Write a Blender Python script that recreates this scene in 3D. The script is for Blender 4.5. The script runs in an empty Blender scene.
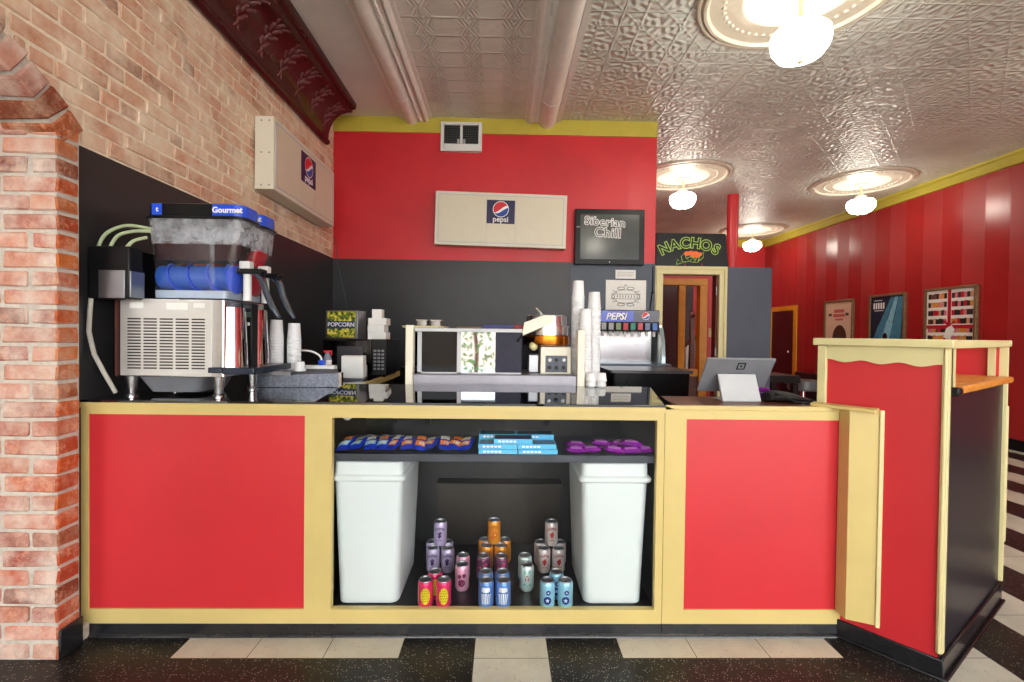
SKY_STRENGTH, EXPOSURE = 5.6, .72
import bpy, bmesh, math, random
from mathutils import Matrix, Vector, noise
PI = math.pi
random.seed(7)
S = bpy.context.scene
COL = S.collection

# ------------------------------------------------------------------ helpers
def lin(c):
    o = []
    for v in c[:3]:
        v /= 255.0
        o.append(v / 12.92 if v <= 0.04045 else ((v + 0.055) / 1.055) ** 2.4)
    return (o[0], o[1], o[2], 1.0)

class NT:
    """small wrapper for writing node materials"""
    def __init__(s, name):
        s.m = bpy.data.materials.new(name); s.m.use_nodes = True
        s.t = s.m.node_tree; s.t.nodes.clear()
        s.out = s.n('ShaderNodeOutputMaterial')
    def n(s, kind, **kw):
        nd = s.t.nodes.new(kind)
        for k, v in kw.items():
            if hasattr(nd, k): setattr(nd, k, v)
        return nd
    def l(s, a, b): s.t.links.new(a, b)
    def bsdf(s, col=None, rough=.5, metal=0, spec=.5, coat=0):
        b = s.n('ShaderNodeBsdfPrincipled')
        if col is not None: b.inputs['Base Color'].default_value = col
        b.inputs['Roughness'].default_value = rough
        b.inputs['Metallic'].default_value = metal
        b.inputs['Specular IOR Level'].default_value = spec
        b.inputs['Coat Weight'].default_value = coat
        b.inputs['Coat Roughness'].default_value = .08
        s.l(b.outputs[0], s.out.inputs[0]); s.b = b
        return b
    def co(s, kind='Object'): return s.n('ShaderNodeTexCoord').outputs[kind]
    def noise(s, vec, scale, detail=3, rough=.55):
        t = s.n('ShaderNodeTexNoise'); t.inputs['Scale'].default_value = scale
        t.inputs['Detail'].default_value = detail; t.inputs['Roughness'].default_value = rough
        s.l(vec, t.inputs['Vector']); return t.outputs['Fac']
    def ramp(s, fac, stops, interp='LINEAR'):
        r = s.n('ShaderNodeValToRGB'); r.color_ramp.interpolation = interp
        e = r.color_ramp.elements
        while len(e) < len(stops): e.new(.5)
        for i, (p, c) in enumerate(stops):
            e[i].position = p; e[i].color = c if len(c) == 4 else lin(c)
        s.l(fac, r.inputs['Fac']); return r.outputs['Color']
    def mix(s, fac, a, b, blend='MIX'):
        m = s.n('ShaderNodeMix'); m.data_type = 'RGBA'; m.blend_type = blend
        for val, sock in ((fac, m.inputs[0]), (a, m.inputs[6]), (b, m.inputs[7])):
            if hasattr(val, 'is_output'): s.l(val, sock)
            else: sock.default_value = val
        return m.outputs[2]
    def math(s, op, a, b=0, c=0):
        m = s.n('ShaderNodeMath'); m.operation = op
        for i, val in enumerate((a, b, c)):
            if hasattr(val, 'is_output'): s.l(val, m.inputs[i])
            else: m.inputs[i].default_value = val
        return m.outputs[0]
    def bump(s, h, strength=.3, dist=.01):
        b = s.n('ShaderNodeBump'); b.inputs['Strength'].default_value = strength
        b.inputs['Distance'].default_value = dist
        s.l(h, b.inputs['Height']); s.l(b.outputs[0], s.b.inputs['Normal'])
    def xyz(s, vec):
        x = s.n('ShaderNodeSeparateXYZ'); s.l(vec, x.inputs[0]); return x.outputs

def W(v): return (v, v, v, 1)
_mats = {}
def plain(name, c, rough=.5, metal=0, spec=.5, coat=0, wear=.06, scale=14, bump=0):
    """painted / plastic / metal surface with a faint mottling"""
    if name in _mats: return _mats[name]
    t = NT(name); t.bsdf(lin(c), rough, metal, spec, coat)
    if wear:
        f = t.noise(t.co(), scale, 4)
        a = tuple(min(1, x * (1 + wear)) for x in lin(c)[:3]) + (1,)
        b = tuple(x * (1 - wear) for x in lin(c)[:3]) + (1,)
        t.l(t.ramp(f, [(.3, b), (.7, a)]), t.b.inputs['Base Color'])
        if bump: t.bump(f, bump, .004)
    _mats[name] = t.m
    return t.m
def emis(name, c, strength):
    t = NT(name); e = t.n('ShaderNodeEmission'); e.inputs[0].default_value = lin(c); e.inputs[1].default_value = strength
    t.l(e.outputs[0], t.out.inputs[0]); return t.m
def glassy(name, tint, refl=.07, rough=.01):
    t = NT(name); a = t.n('ShaderNodeBsdfTransparent'); a.inputs[0].default_value = lin(tint)
    g = t.n('ShaderNodeBsdfGlossy'); g.inputs['Roughness'].default_value = rough
    fr = t.n('ShaderNodeLayerWeight'); fr.inputs[0].default_value = .25
    f = t.math('MULTIPLY_ADD', fr.outputs['Fresnel'], .22, refl)
    m = t.n('ShaderNodeMixShader'); t.l(f, m.inputs[0]); t.l(a.outputs[0], m.inputs[1]); t.l(g.outputs[0], m.inputs[2])
    t.l(m.outputs[0], t.out.inputs[0]); return t.m

class MB:
    """collects shapes, then links them as ONE mesh object"""
    def __init__(s, T=None): s.v = []; s.f = []; s.mi = []; s.T = T
    def add(s, vs, fs, m=0, T=None):
        o = len(s.v)
        for p in vs:
            p = Vector(p)
            if T is not None: p = T @ p
            if s.T is not None: p = s.T @ p
            s.v.append(p)
        for f in fs: s.f.append([o + i for i in f]); s.mi.append(m)
        return s
    def box(s, x0, y0, z0, x1, y1, z1, m=0, T=None):
        return s.hexa([(x0,y0,z0),(x1,y0,z0),(x1,y1,z0),(x0,y1,z0),(x0,y0,z1),(x1,y0,z1),(x1,y1,z1),(x0,y1,z1)], m, T)
    def hexa(s, p, m=0, T=None):
        return s.add(p, [(3,2,1,0),(4,5,6,7),(0,1,5,4),(1,2,6,5),(2,3,7,6),(3,0,4,7)], m, T)
    def lathe(s, prof, c=(0,0,0), seg=24, m=0, T=None, axis='z'):
        n0 = []; vs = []; fs = []
        for r, z in prof:
            ring = []
            if r < 1e-6: ring = [len(vs)]; vs.append((0, 0, z))
            else:
                for k in range(seg):
                    a = 2*PI*k/seg; ring.append(len(vs)); vs.append((r*math.cos(a), r*math.sin(a), z))
            n0.append(ring)
        for a, b in zip(n0, n0[1:]):
            for k in range(seg):
                k2 = (k+1) % seg
                if len(a) == 1 and len(b) == 1: continue
                if len(a) == 1: fs.append((a[0], b[k2], b[k]))
                elif len(b) == 1: fs.append((a[k], a[k2], b[0]))
                else: fs.append((a[k], a[k2], b[k2], b[k]))
        out = []
        for x, y, z in vs:
            if axis == 'x': x, y, z = z, x, y
            elif axis == 'y': x, y, z = x, z, y
            out.append((x+c[0], y+c[1], z+c[2]))
        return s.add(out, fs, m, T)
    def cyl(s, c, r, h, seg=20, m=0, r2=None, axis='z', T=None):
        r2 = r if r2 is None else r2
        return s.lathe([(0,0),(r,0),(r2,h),(0,h)], c, seg, m, T, axis)
    def tube(s, pts, r, seg=8, m=0, T=None, closed=False):
        pts = [Vector(p) for p in pts]; n = len(pts); vs = []; fs = []; up = None
        for i, p in enumerate(pts):
            d = (pts[min(i+1, n-1)] - pts[max(i-1, 0)]).normalized()
            if up is None:
                up = Vector((0,0,1)) if abs(d.z) < .9 else Vector((1,0,0))
            a = d.cross(up).normalized(); b = a.cross(d).normalized(); up = b
            rr = r[i] if isinstance(r, (list, tuple)) else r
            for k in range(seg):
                t = 2*PI*k/seg; vs.append(p + (a*math.cos(t) + b*math.sin(t))*rr)
        for i in range(n-1):
            for k in range(seg):
                k2 = (k+1) % seg
                fs.append((i*seg+k, i*seg+k2, (i+1)*seg+k2, (i+1)*seg+k))
        fs.append(tuple(range(seg))[::-1]); fs.append(tuple((n-1)*seg+k for k in range(seg)))
        return s.add(vs, fs, m, T)
    def prism(s, poly, a, b, plane='xz', m=0, T=None):
        n = len(poly)
        def P(u, w, t): return {'xz': (u, t, w), 'yz': (t, u, w), 'xy': (u, w, t)}[plane]
        vs = [P(u, w, a) for u, w in poly] + [P(u, w, b) for u, w in poly]
        fs = [tuple(range(n)), tuple(range(2*n-1, n-1, -1))] + [(i, (i+1) % n, n+(i+1) % n, n+i) for i in range(n)]
        return s.add(vs, fs, m, T)
    def loft(s, rings, m=0, caps=True, T=None):
        n = len(rings[0]); vs = [p for r in rings for p in r]; fs = []
        for i in range(len(rings)-1):
            for k in range(n):
                k2 = (k+1) % n
                fs.append((i*n+k, i*n+k2, (i+1)*n+k2, (i+1)*n+k))
        if caps: fs += [tuple(range(n))[::-1], tuple((len(rings)-1)*n+k for k in range(n))]
        return s.add(vs, fs, m, T)
    def ball(s, c, r, sc=(1,1,1), seg=12, rings=8, m=0, T=None, rot=None):
        vs = []; fs = []
        for i in range(rings+1):
            th = PI*i/rings
            for k in range(seg):
                a = 2*PI*k/seg
                p = Vector((math.sin(th)*math.cos(a)*sc[0], math.sin(th)*math.sin(a)*sc[1], math.cos(th)*sc[2]))*r
                if rot is not None: p = rot @ p
                vs.append(p + Vector(c))
        for i in range(rings):
            for k in range(seg):
                k2 = (k+1) % seg; fs.append((i*seg+k, i*seg+k2, (i+1)*seg+k2, (i+1)*seg+k))
        return s.add(vs, fs, m, T)
    def text(s, body, size, T, m=0, outline=0, extrude=.0006, space=1, fn=None, bold=0):
        cu = bpy.data.curves.new('t', 'FONT'); cu.body = body; cu.size = size
        cu.align_x = 'CENTER'; cu.align_y = 'CENTER'; cu.space_character = space; cu.resolution_u = 3
        if outline: cu.fill_mode = 'NONE'; cu.bevel_depth = outline; cu.bevel_resolution = 1
        else: cu.extrude = extrude
        cu.offset = bold
        ob = bpy.data.objects.new('t', cu); COL.objects.link(ob)
        me = ob.evaluated_get(bpy.context.evaluated_depsgraph_get()).to_mesh()
        vs = [Vector(v.co) for v in me.vertices]; fs = [tuple(p.vertices) for p in me.polygons]
        bpy.data.objects.remove(ob); bpy.data.curves.remove(cu)
        if fn: vs = [fn(v) for v in vs]
        return s.add(vs, fs, m, T)
    def build(s, name, mats, parent=None, smooth=True, bevel=0, seg=2, angle=35, fixn=True):
        me = bpy.data.meshes.new(name)
        vs = s.v
        if parent is not None:
            inv = wm(parent).inverted(); vs = [inv @ p for p in vs]
        me.from_pydata([tuple(p) for p in vs], [], s.f)
        if not isinstance(mats, (list, tuple)): mats = [mats]
        for mt in mats: me.materials.append(mt)
        for p, i in zip(me.polygons, s.mi): p.material_index = i
        if fixn:
            bm = bmesh.new(); bm.from_mesh(me)
            bmesh.ops.remove_doubles(bm, verts=bm.verts, dist=1e-6)
            bmesh.ops.recalc_face_normals(bm, faces=bm.faces); bm.to_mesh(me); bm.free()
        if smooth:
            for p in me.polygons: p.use_smooth = True
            me.set_sharp_from_angle(angle=math.radians(angle))
        o = bpy.data.objects.new(name, me); COL.objects.link(o)
        if parent is not None: o.parent = parent
        if bevel:
            b = o.modifiers.new('bevel', 'BEVEL'); b.width = bevel; b.segments = seg; b.limit_method = 'ANGLE'; b.angle_limit = math.radians(40)
            b.harden_normals = False
        return o

def wm(o):
    m = o.matrix_basis.copy() if hasattr(o, 'matrix_basis') else Matrix()
    return (wm(o.parent) @ m) if o.parent else m
def tag(o, label=None, cat=None, group=None, kind=None):
    if label: o['label'] = label
    if cat: o['category'] = cat
    if group: o['group'] = group
    if kind: o['kind'] = kind
    return o
def thing(name, label, cat, loc=(0,0,0), rz=0, group=None):
    o = bpy.data.objects.new(name, None); COL.objects.link(o); o.empty_display_size = .05
    o.location = loc; o.rotation_euler = (0, 0, rz)
    return tag(o, label, cat, group)
def struct(o): o['kind'] = 'structure'; return o
def copy_tree(o, parent=None):
    c = o.copy(); COL.objects.link(c)
    if parent is not None: c.parent = parent
    for ch in [q for q in bpy.data.objects if q.parent == o]: copy_tree(ch, c)
    return c
def rot(axis, deg): return Matrix.Rotation(math.radians(deg), 4, axis)
def mv(x, y, z): return Matrix.Translation((x, y, z))
FRONT = rot('X', 90)                      # drawing plane turned to face the camera side (-Y)
def disc_pts(cx, cy, rx, ry, n=18): return [(cx+rx*math.cos(2*PI*k/n), cy+ry*math.sin(2*PI*k/n)) for k in range(n)]
ORD = ['first','second','third','fourth','fifth','sixth','seventh','eighth','ninth','tenth','eleventh','twelfth','thirteenth']

def soda_logo(mb, T, r, mr, mw, mb_, z=.0012):
    """round red, white and blue wave emblem"""
    N = 22; xs = [-math.cos(PI*k/N) for k in range(N+1)]
    def y1(x): return .02 + .42*x + .16*math.sin(2.6*x)
    def y2(x): return y1(x) - .12 - .26*max(0, 1-abs(x-.15)**2) - .10*x
    def clampd(y, h): return max(-h, min(h, y))
    for zone, mm in ((0, mr), (1, mw), (2, mb_)):
        vs = []; fs = []
        for x in xs:
            h = math.sqrt(max(0, 1-x*x)); a, b = clampd(y1(x), h), clampd(y2(x), h)
            t, u = ((h, a), (a, b), (b, -h))[zone]
            vs += [(x*r, t*r, z), (x*r, u*r, z)]
        for k in range(N): fs.append((2*k, 2*k+1, 2*k+3, 2*k+2))
        mb.add(vs, fs, mm, T)
    ring = [(1.09*r*math.cos(2*PI*k/32), 1.09*r*math.sin(2*PI*k/32), z*.6) for k in range(32)]
    mb.add(ring, [tuple(range(32))], mw, T)

# ------------------------------------------------------------------ materials
RED = plain('red_paint', (197, 45, 52), .36, wear=.05, scale=3, spec=.5)
YEL = plain('cream_yellow_paint', (203, 182, 116), .42, wear=.05, scale=5)
CREAM = plain('cream_paint', (212, 202, 150), .45, wear=.05, scale=6)
BAND = plain('mustard_paint', (190, 176, 66), .4, wear=.06, scale=5)
ORANGE = plain('orange_wood_paint', (222, 150, 30), .35, wear=.1)
MAROON = plain('maroon_paint', (64, 8, 12), .35)
BLACKP = plain('black_wall_paint', (38, 38, 41), .42, wear=.12, scale=4)
SLATE = plain('slate_paint', (58, 68, 84), .45, wear=.1, scale=4)
BLACK = plain('black_plastic', (17, 17, 19), .32, spec=.22)
DARK = plain('dark_board', (26, 24, 26), .45, wear=.15, spec=.25)
COVE = plain('black_rubber_cove', (30, 31, 34), .25, wear=.2, scale=9)
STEEL = plain('brushed_steel', (196, 196, 198), .24, 1, wear=.05, scale=30)
STEELD = plain('dull_steel', (150, 152, 156), .38, 1, wear=.08)
CHROME = plain('chrome', (225, 225, 228), .08, 1, wear=0)
ALU = plain('can_aluminium', (168, 168, 172), .38, 1, wear=0)
WHITE = plain('white_plastic', (226, 228, 226), .35, wear=.02)
PAPER = plain('white_paper', (236, 236, 232), .8, wear=.02)
INK = plain('grey_ink', (70, 72, 76), .7, wear=0)
BIN = plain('bin_plastic', (218, 225, 225), .4, wear=.03, scale=3)
GREYP = plain('grey_plastic', (120, 122, 128), .4)
SILVERP = plain('silver_plastic', (190, 192, 196), .35, wear=.02)
COPPER = plain('copper', (205, 120, 40), .22, 1, wear=.15, scale=8)
BLUE = plain('blue_plastic', (14, 76, 214), .3)
NAVY = plain('navy_print', (28, 24, 74), .4, wear=.03)
LOGOR = plain('logo_red', (214, 30, 44), .4, wear=0)
LOGOB = plain('logo_blue', (24, 66, 160), .4, wear=0)
LOGOW = plain('logo_white', (240, 240, 240), .4, wear=0)
SIGNF = plain('sign_face', (226, 221, 202), .35, wear=.02, scale=2)
WOOD = None
GLASS = glassy('pane_glass', (253, 254, 254), .003)
GLASSD = glassy('smoked_glass', (66, 70, 104), .006)
BOWL = glassy('clear_bowl', (246, 248, 250), .02, .04)
_t = BOWL.node_tree; _o = [n for n in _t.nodes if n.type == 'OUTPUT_MATERIAL'][0]; _m = _o.inputs[0].links[0].from_node
_d = _t.nodes.new('ShaderNodeBsdfDiffuse'); _d.inputs[0].default_value = lin((214, 220, 228))
_x = _t.nodes.new('ShaderNodeMixShader'); _x.inputs[0].default_value = .03
_t.links.new(_m.outputs[0], _x.inputs[1]); _t.links.new(_d.outputs[0], _x.inputs[2]); _t.links.new(_x.outputs[0], _o.inputs[0])

def make_wood(name, c1, c2, rough=.4):
    t = NT(name); t.bsdf(lin(c1), rough); v = t.co()
    mp = t.n('ShaderNodeMapping'); mp.inputs['Scale'].default_value = (3, 22, 22); t.l(v, mp.inputs[0])
    f = t.noise(mp.outputs[0], 3, 5)
    t.l(t.ramp(f, [(.3, c1), (.7, c2)]), t.b.inputs['Base Color']); return t.m
WOOD = make_wood('honey_wood', (196, 112, 40), (226, 158, 70))
WOODD = make_wood('dark_wood', (70, 28, 18), (112, 52, 30))
BROWNW = make_wood('frame_wood', (96, 72, 48), (140, 108, 74))

def glossy_red(name, axis, off, width, c=(160, 34, 34), amt=.2):
    """red wall paint, alternating satin and gloss vertical stripes"""
    t = NT(name); t.bsdf(lin(c), .4); p = t.xyz(t.co())
    f = t.math('FLOORED_MODULO', t.math('DIVIDE', t.math('ADD', p[axis], off), width), 2)
    g = t.math('GREATER_THAN', f, 1)
    t.l(t.math('MULTIPLY_ADD', g, -amt, .46), t.b.inputs['Roughness'])
    nz = t.noise(t.co(), 60, 2)
    t.bump(nz, .12, .003)
    nl = t.noise(t.co(), 1.5, 3)
    a = lin(c); b = tuple(x*1.18 for x in a[:3]) + (1,)
    t.l(t.ramp(nl, [(.35, a), (.65, b)]), t.b.inputs['Base Color'])
    return t.m
REDR = glossy_red('striped_red_side', 1, 0, .30)
REDB = glossy_red('striped_red_back', 0, .1, .28, (196, 32, 42), .06)

# upper band of the drink bowls, whitened to stand in for pale reflections
BOWLREFL = glassy('reflection_bowl', (240, 242, 246), .03, .1)
_t = BOWLREFL.node_tree; _o = [n for n in _t.nodes if n.type == 'OUTPUT_MATERIAL'][0]; _m = _o.inputs[0].links[0].from_node
_d = _t.nodes.new('ShaderNodeBsdfDiffuse'); _d.inputs[0].default_value = lin((222, 224, 230))
_c = _t.nodes.new('ShaderNodeTexCoord'); _n = _t.nodes.new('ShaderNodeTexNoise'); _n.inputs['Scale'].default_value = 26; _n.inputs['Detail'].default_value = 5
_r = _t.nodes.new('ShaderNodeMapRange'); _r.inputs[1].default_value = .35; _r.inputs[2].default_value = .68; _r.inputs[3].default_value = .2; _r.inputs[4].default_value = .40
_x = _t.nodes.new('ShaderNodeMixShader'); _t.links.new(_c.outputs['Object'], _n.inputs['Vector']); _t.links.new(_n.outputs['Fac'], _r.inputs[0]); _t.links.new(_r.outputs[0], _x.inputs[0])
_t.links.new(_m.outputs[0], _x.inputs[1]); _t.links.new(_d.outputs[0], _x.inputs[2]); _t.links.new(_x.outputs[0], _o.inputs[0])
# glossy black worktop
t = NT('black_glass_top'); t.bsdf(lin((12, 12, 14)), .035, 0, .9, 1.0); t.b.inputs['Coat Roughness'].default_value = .01
TOPG = t.m

# brick
def brick_mat(name, stops, plaster, amount, scale=5):
    t = NT(name); t.bsdf(None, .85, spec=.25)
    g = t.n('ShaderNodeNewGeometry'); v = t.co()
    base = t.ramp(g.outputs['Random Per Island'], stops, 'LINEAR')
    n1 = t.noise(v, 38, 6, .7)
    base = t.mix(t.ramp(n1, [(.35, W(0)), (.65, W(.55))]), base, t.mix(.5, base, lin((70, 45, 38))))
    n3 = t.noise(v, 17, 5, .75)
    base = t.mix(t.ramp(n3, [(.52, W(0)), (.62, W(.75))]), base, lin((214, 150, 118)))
    n2 = t.noise(v, scale, 8, .68)
    f = t.ramp(n2, [(.5-amount*.35, W(0)), (.5+.3-amount*.35, W(.95))])
    n4 = t.noise(v, 9, 5)
    t.l(t.mix(f, base, t.ramp(n4, [(.35, plaster[0]), (.65, plaster[1])])), t.b.inputs['Base Color'])
    t.bump(t.noise(v, 70, 5, .7), .55, .006)
    return t.m
BRICKL = brick_mat('faded_brick', [(0,(170,96,66)),(.15,(216,130,90)),(.35,(226,164,128)),(.5,(196,118,88)),(.7,(232,186,150)),(.85,(206,132,92)),(1,(138,96,78))],
                   ((240,226,202),(230,200,170)), .6, 4)
BRICKJ = brick_mat('red_brick', [(0,(160,66,48)),(.2,(196,92,66)),(.4,(210,120,92)),(.6,(150,72,64)),(.78,(222,150,122)),(1,(104,62,62))],
                   ((224,208,194),(208,172,154)), .42, 7)
BRICKO = brick_mat('orange_brick', [(0,(168,66,36)),(.25,(206,96,44)),(.5,(184,76,46)),(.75,(214,116,56)),(1,(110,54,46))],
                   ((216,190,164),(180,140,110)), .12, 8)
MORTAR = plain('mortar', (196, 188, 176), .95, wear=.15, scale=40, bump=.5, spec=.1)
MORTARL = plain('pale_mortar', (238, 224, 200), .95, wear=.14, scale=30, bump=.5, spec=.1)

# pressed tin
def tin(name, c, kind):
    t = NT(name); t.bsdf(lin(c), .34, 0.0, .6); v = t.co(); p = t.xyz(v)
    def fr(s, period, off=0): return t.math('SUBTRACT', t.math('FRACT', t.math('DIVIDE', t.math('ADD', s, off), period)), .5)
    def line(u, w): return t.math('SMOOTH_MIN', t.math('DIVIDE', t.math('ABSOLUTE', u), w), 1.0, .3)
    if kind == 'A':
        P = .30
        u = fr(p[0], .33, .115); w = fr(p[1], .21)
        ux = fr(p[0], .165, .03)
        edge = t.math('MULTIPLY', line(u, .05), line(w, .07))
        ax = t.math('ADD', t.math('ABSOLUTE', ux), t.math('MULTIPLY', t.math('ABSOLUTE', w), .6))
        scroll = t.math('SINE', t.math('MULTIPLY', ax, 34))
        mask = t.math('LESS_THAN', t.math('ABSOLUTE', u), .24)
        h = t.math('MULTIPLY_ADD', edge, -1.0, t.math('MULTIPLY', t.math('MULTIPLY', scroll, mask), .35))
    else:
        u = fr(p[0], .305, .1); w = fr(p[1], .305)
        u2 = fr(p[0], .61, .1); w2 = fr(p[1], .61)
        r = t.math('SQRT', t.math('ADD', t.math('MULTIPLY', u, u), t.math('MULTIPLY', w, w)))
        th = t.math('ARCTAN2', w, u)
        petals = t.math('MULTIPLY', t.math('SINE', t.math('MULTIPLY', th, 4)), t.math('SINE', t.math('MULTIPLY', r, 30)))
        edge = t.math('MULTIPLY', line(u, .05), line(w, .05))
        d = t.math('SUBTRACT', t.math('ABSOLUTE', u), t.math('ABSOLUTE', w))
        diag = line(d, .07)
        seam = t.math('MULTIPLY', line(u2, .015), line(w2, .015))
        h = t.math('ADD', t.math('MULTIPLY', petals, .5), t.math('ADD', t.math('MULTIPLY', edge, -.6), t.math('ADD', t.math('MULTIPLY', diag, -.35), t.math('MULTIPLY', seam, -.9))))
    fine = t.noise(v, 22, 4, .6)
    h = t.math('ADD', h, t.math('MULTIPLY', fine, .7))
    t.bump(h, 1.0 if kind == 'A' else .85, .012)
    f = t.noise(v, 2.2, 4)
    a = lin(c); b = tuple(x*.80 for x in a[:3]) + (1,)
    t.l(t.ramp(f, [(.3, b), (.7, a)]), t.b.inputs['Base Color'])
    return t.m
TINA = tin('tin_ribbed', (240, 238, 228), 'A')
TINB = tin('tin_scroll', (230, 234, 224), 'B')
TINP = plain('plain_ceiling_paint', (232, 232, 226), .5, wear=.06, scale=3)
BEAM = plain('tin_moulding', (244, 242, 234), .32, .0, wear=.05, scale=12, bump=.15)
OXB = plain('oxblood_gloss', (74, 22, 24), .2, wear=.12, scale=20, bump=.25)

# floor tiles
def tile(name, c, speck, amt, rough, dirt_amt=.25):
    t = NT(name); t.bsdf(lin(c), rough, 0, .3); v = t.co()
    vo = t.n('ShaderNodeTexVoronoi'); vo.inputs['Scale'].default_value = 105; t.l(v, vo.inputs['Vector'])
    n = t.noise(v, 28, 3)
    f = t.math('MULTIPLY', t.math('LESS_THAN', vo.outputs['Distance'], .23), t.math('GREATER_THAN', n, amt))
    br = t.n('ShaderNodeTexBrick'); br.offset = 0; br.inputs['Scale'].default_value = 1
    br.inputs['Brick Width'].default_value = .303; br.inputs['Row Height'].default_value = .303
    br.inputs['Mortar Size'].default_value = .0016
    mp = t.n('ShaderNodeMapping'); mp.inputs['Location'].default_value = (-.2+.303*20, -1.92+.303*20, 0); t.l(v, mp.inputs[0]); t.l(mp.outputs[0], br.inputs['Vector'])
    dirt = t.noise(v, 6, 6)
    col = t.mix(t.ramp(dirt, [(.4, W(0)), (.7, W(dirt_amt))]), lin(c), lin((110, 100, 88)))
    col = t.mix(t.math('MULTIPLY', f, .8), col, lin(speck))
    t.l(t.mix(br.outputs['Fac'], col, lin((52, 48, 44))), t.b.inputs['Base Color'])
    return t.m
TBLK = tile('black_tile', (20, 20, 21), (170, 166, 158), .47, .34, .06)
TWHT = tile('white_tile', (205, 200, 184), (140, 134, 120), .56, .3)
# ------------------------------------------------------------------ the room
XL, XR, YB, YF, ZC, YS = -1.79, 6.10, 5.07, 11.13, 3.56, -3.6
T9 = .303
# floor: black and white tiles, one square each
f = MB()
for i in range(-14, 20):
    x0 = .2 + T9*i
    for j in range(-19, 31):
        y0 = 1.92 + T9*j
        w = 0
        if x0 > 1.70: w = 1 if (i % 2) else 0          # long stripes to the right of the stand
        elif i == -1: w = 1                            # white run leading up to the counter
        elif j == 0 and (-5 <= i <= -3 or 1 <= i <= 3): w = 1
        f.add([(x0,y0,0),(x0+T9,y0,0),(x0+T9,y0+T9,0),(x0,y0+T9,0)], [(0,1,2,3)], w)
struct(f.build('floor', [TBLK, TWHT], smooth=False, fixn=False))
# slab under the tiles
struct(MB().box(-4.2, -5, -.2, 6.4, 11.5, -.002).build('floor_slab', DARK))
# ceiling: three fields with their own pressed pattern
c = MB()
for x0, x1, m in ((-2.3,-1.04,0),(-1.04,.26,1),(.26,6.3,2)):
    c.add([(x0,YS,ZC),(x1,YS,ZC),(x1,YF+.2,ZC),(x0,YF+.2,ZC)], [(3,2,1,0)], m)
c.box(-2.3, YS, ZC+.005, 6.3, YF+.2, ZC+.15, 0)
struct(c.build('ceiling', [TINP, TINA, TINB], smooth=False, fixn=False))

def half_round(x0, x1, d, n=10):
    cx, r = (x0+x1)/2, (x1-x0)/2
    return [(cx - r*math.cos(PI*k/n), ZC - d*math.sin(PI*k/n)) for k in range(n+1)]
def beam(name, segs):
    b = MB()
    for x0, x1, d, kind in segs:
        if kind == 'r': poly = [(x0, ZC+.004)] + half_round(x0, x1, d) + [(x1, ZC+.004)]
        else: poly = [(x0, ZC+.004), (x0, ZC-d), (x1, ZC-d), (x1, ZC+.004)]
        b.prism(poly, YS, YB, 'xz')
    # joints between lengths of moulding, and the rope bead
    for y in (3.1, 4.55):
        for x0, x1, d, kind in segs:
            if kind == 'r': b.prism([(x0-.004, ZC+.003)] + [(x, z-.004) for x, z in half_round(x0-.003, x1+.003, d)] + [(x1+.004, ZC+.003)], y, y+.012, 'xz')
    return struct(b.build(name, BEAM, angle=30))
def rope(beam_o, x, z, r):
    b = MB(); y = 1.2
    while y < YB-.03:
        b.ball((x, y, z), r, (1, 1.3, .8), 8, 5); y += .032
    b.build('rope_bead', BEAM, beam_o)
b1 = beam('trim_1', [(-1.085,-1.055,.03,'b'), (-1.06,-.90,.085,'r'), (-.905,-.85,.05,'b'), (-.855,-.795,.055,'r'), (-.80,-.765,.015,'b')])
rope(b1, -.88, ZC-.055, .012)
b2 = beam('trim_2', [(.20,.225,.015,'b'), (.215,.28,.055,'r'), (.27,.345,.035,'b'), (.34,.53,.10,'r'), (.53,.575,.03,'b')])
rope(b2, .31, ZC-.042, .013)

# back wall: red above, black boarding below, mustard band under the ceiling
b = MB().box(XL-.3, YB, 0, 1.60, YB+.14, ZC)
struct(b.build('wall_back', REDB))
struct(MB().box(XL, YB-.012, 0, .70, YB, 2.075).build('trim_3', BLACKP))
struct(MB().box(.702, YB-.014, 0, 1.60, YB, 2.07).build('trim_4', SLATE))
struct(MB().box(-1.50, YB-.016, 3.40, 1.60, YB, ZC).box(XL, YB-.010, 3.40, -1.503, YB, ZC).build('trim_5', BAND))
# low partition with the yellow-cased doorway beside it
struct(MB().box(2.36, YB, 0, 2.855, YB+.12, 2.05).build('wall_partition', SLATE))
d = MB()
d.box(1.60, YB-.02, 0, 1.685, YB+.14, 1.9645); d.box(2.285, YB-.02, 0, 2.37, YB+.018, 1.9645); d.box(1.60, YB-.02, 1.965, 2.37, YB+.14, 2.05)
d.box(1.61, YB-.032, 0, 1.63, YB-.0205, 2.0145); d.box(2.335, YB-.032, 0, 2.355, YB-.0205, 2.0145); d.box(1.61, YB-.032, 2.015, 2.355, YB-.02, 2.035)
d1 = struct(d.build('door_1', CREAM, bevel=.003))
MB().box(2.268, YB+.02, 0, 2.36, YB+.12, 1.965).build('jamb', WOODD, d1)
hg = MB()
for z in (.35, 1.1, 1.75): hg.cyl((2.268, YB+.016, z), .008, .09)
hg.build('hinge', STEELD, d1)
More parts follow.
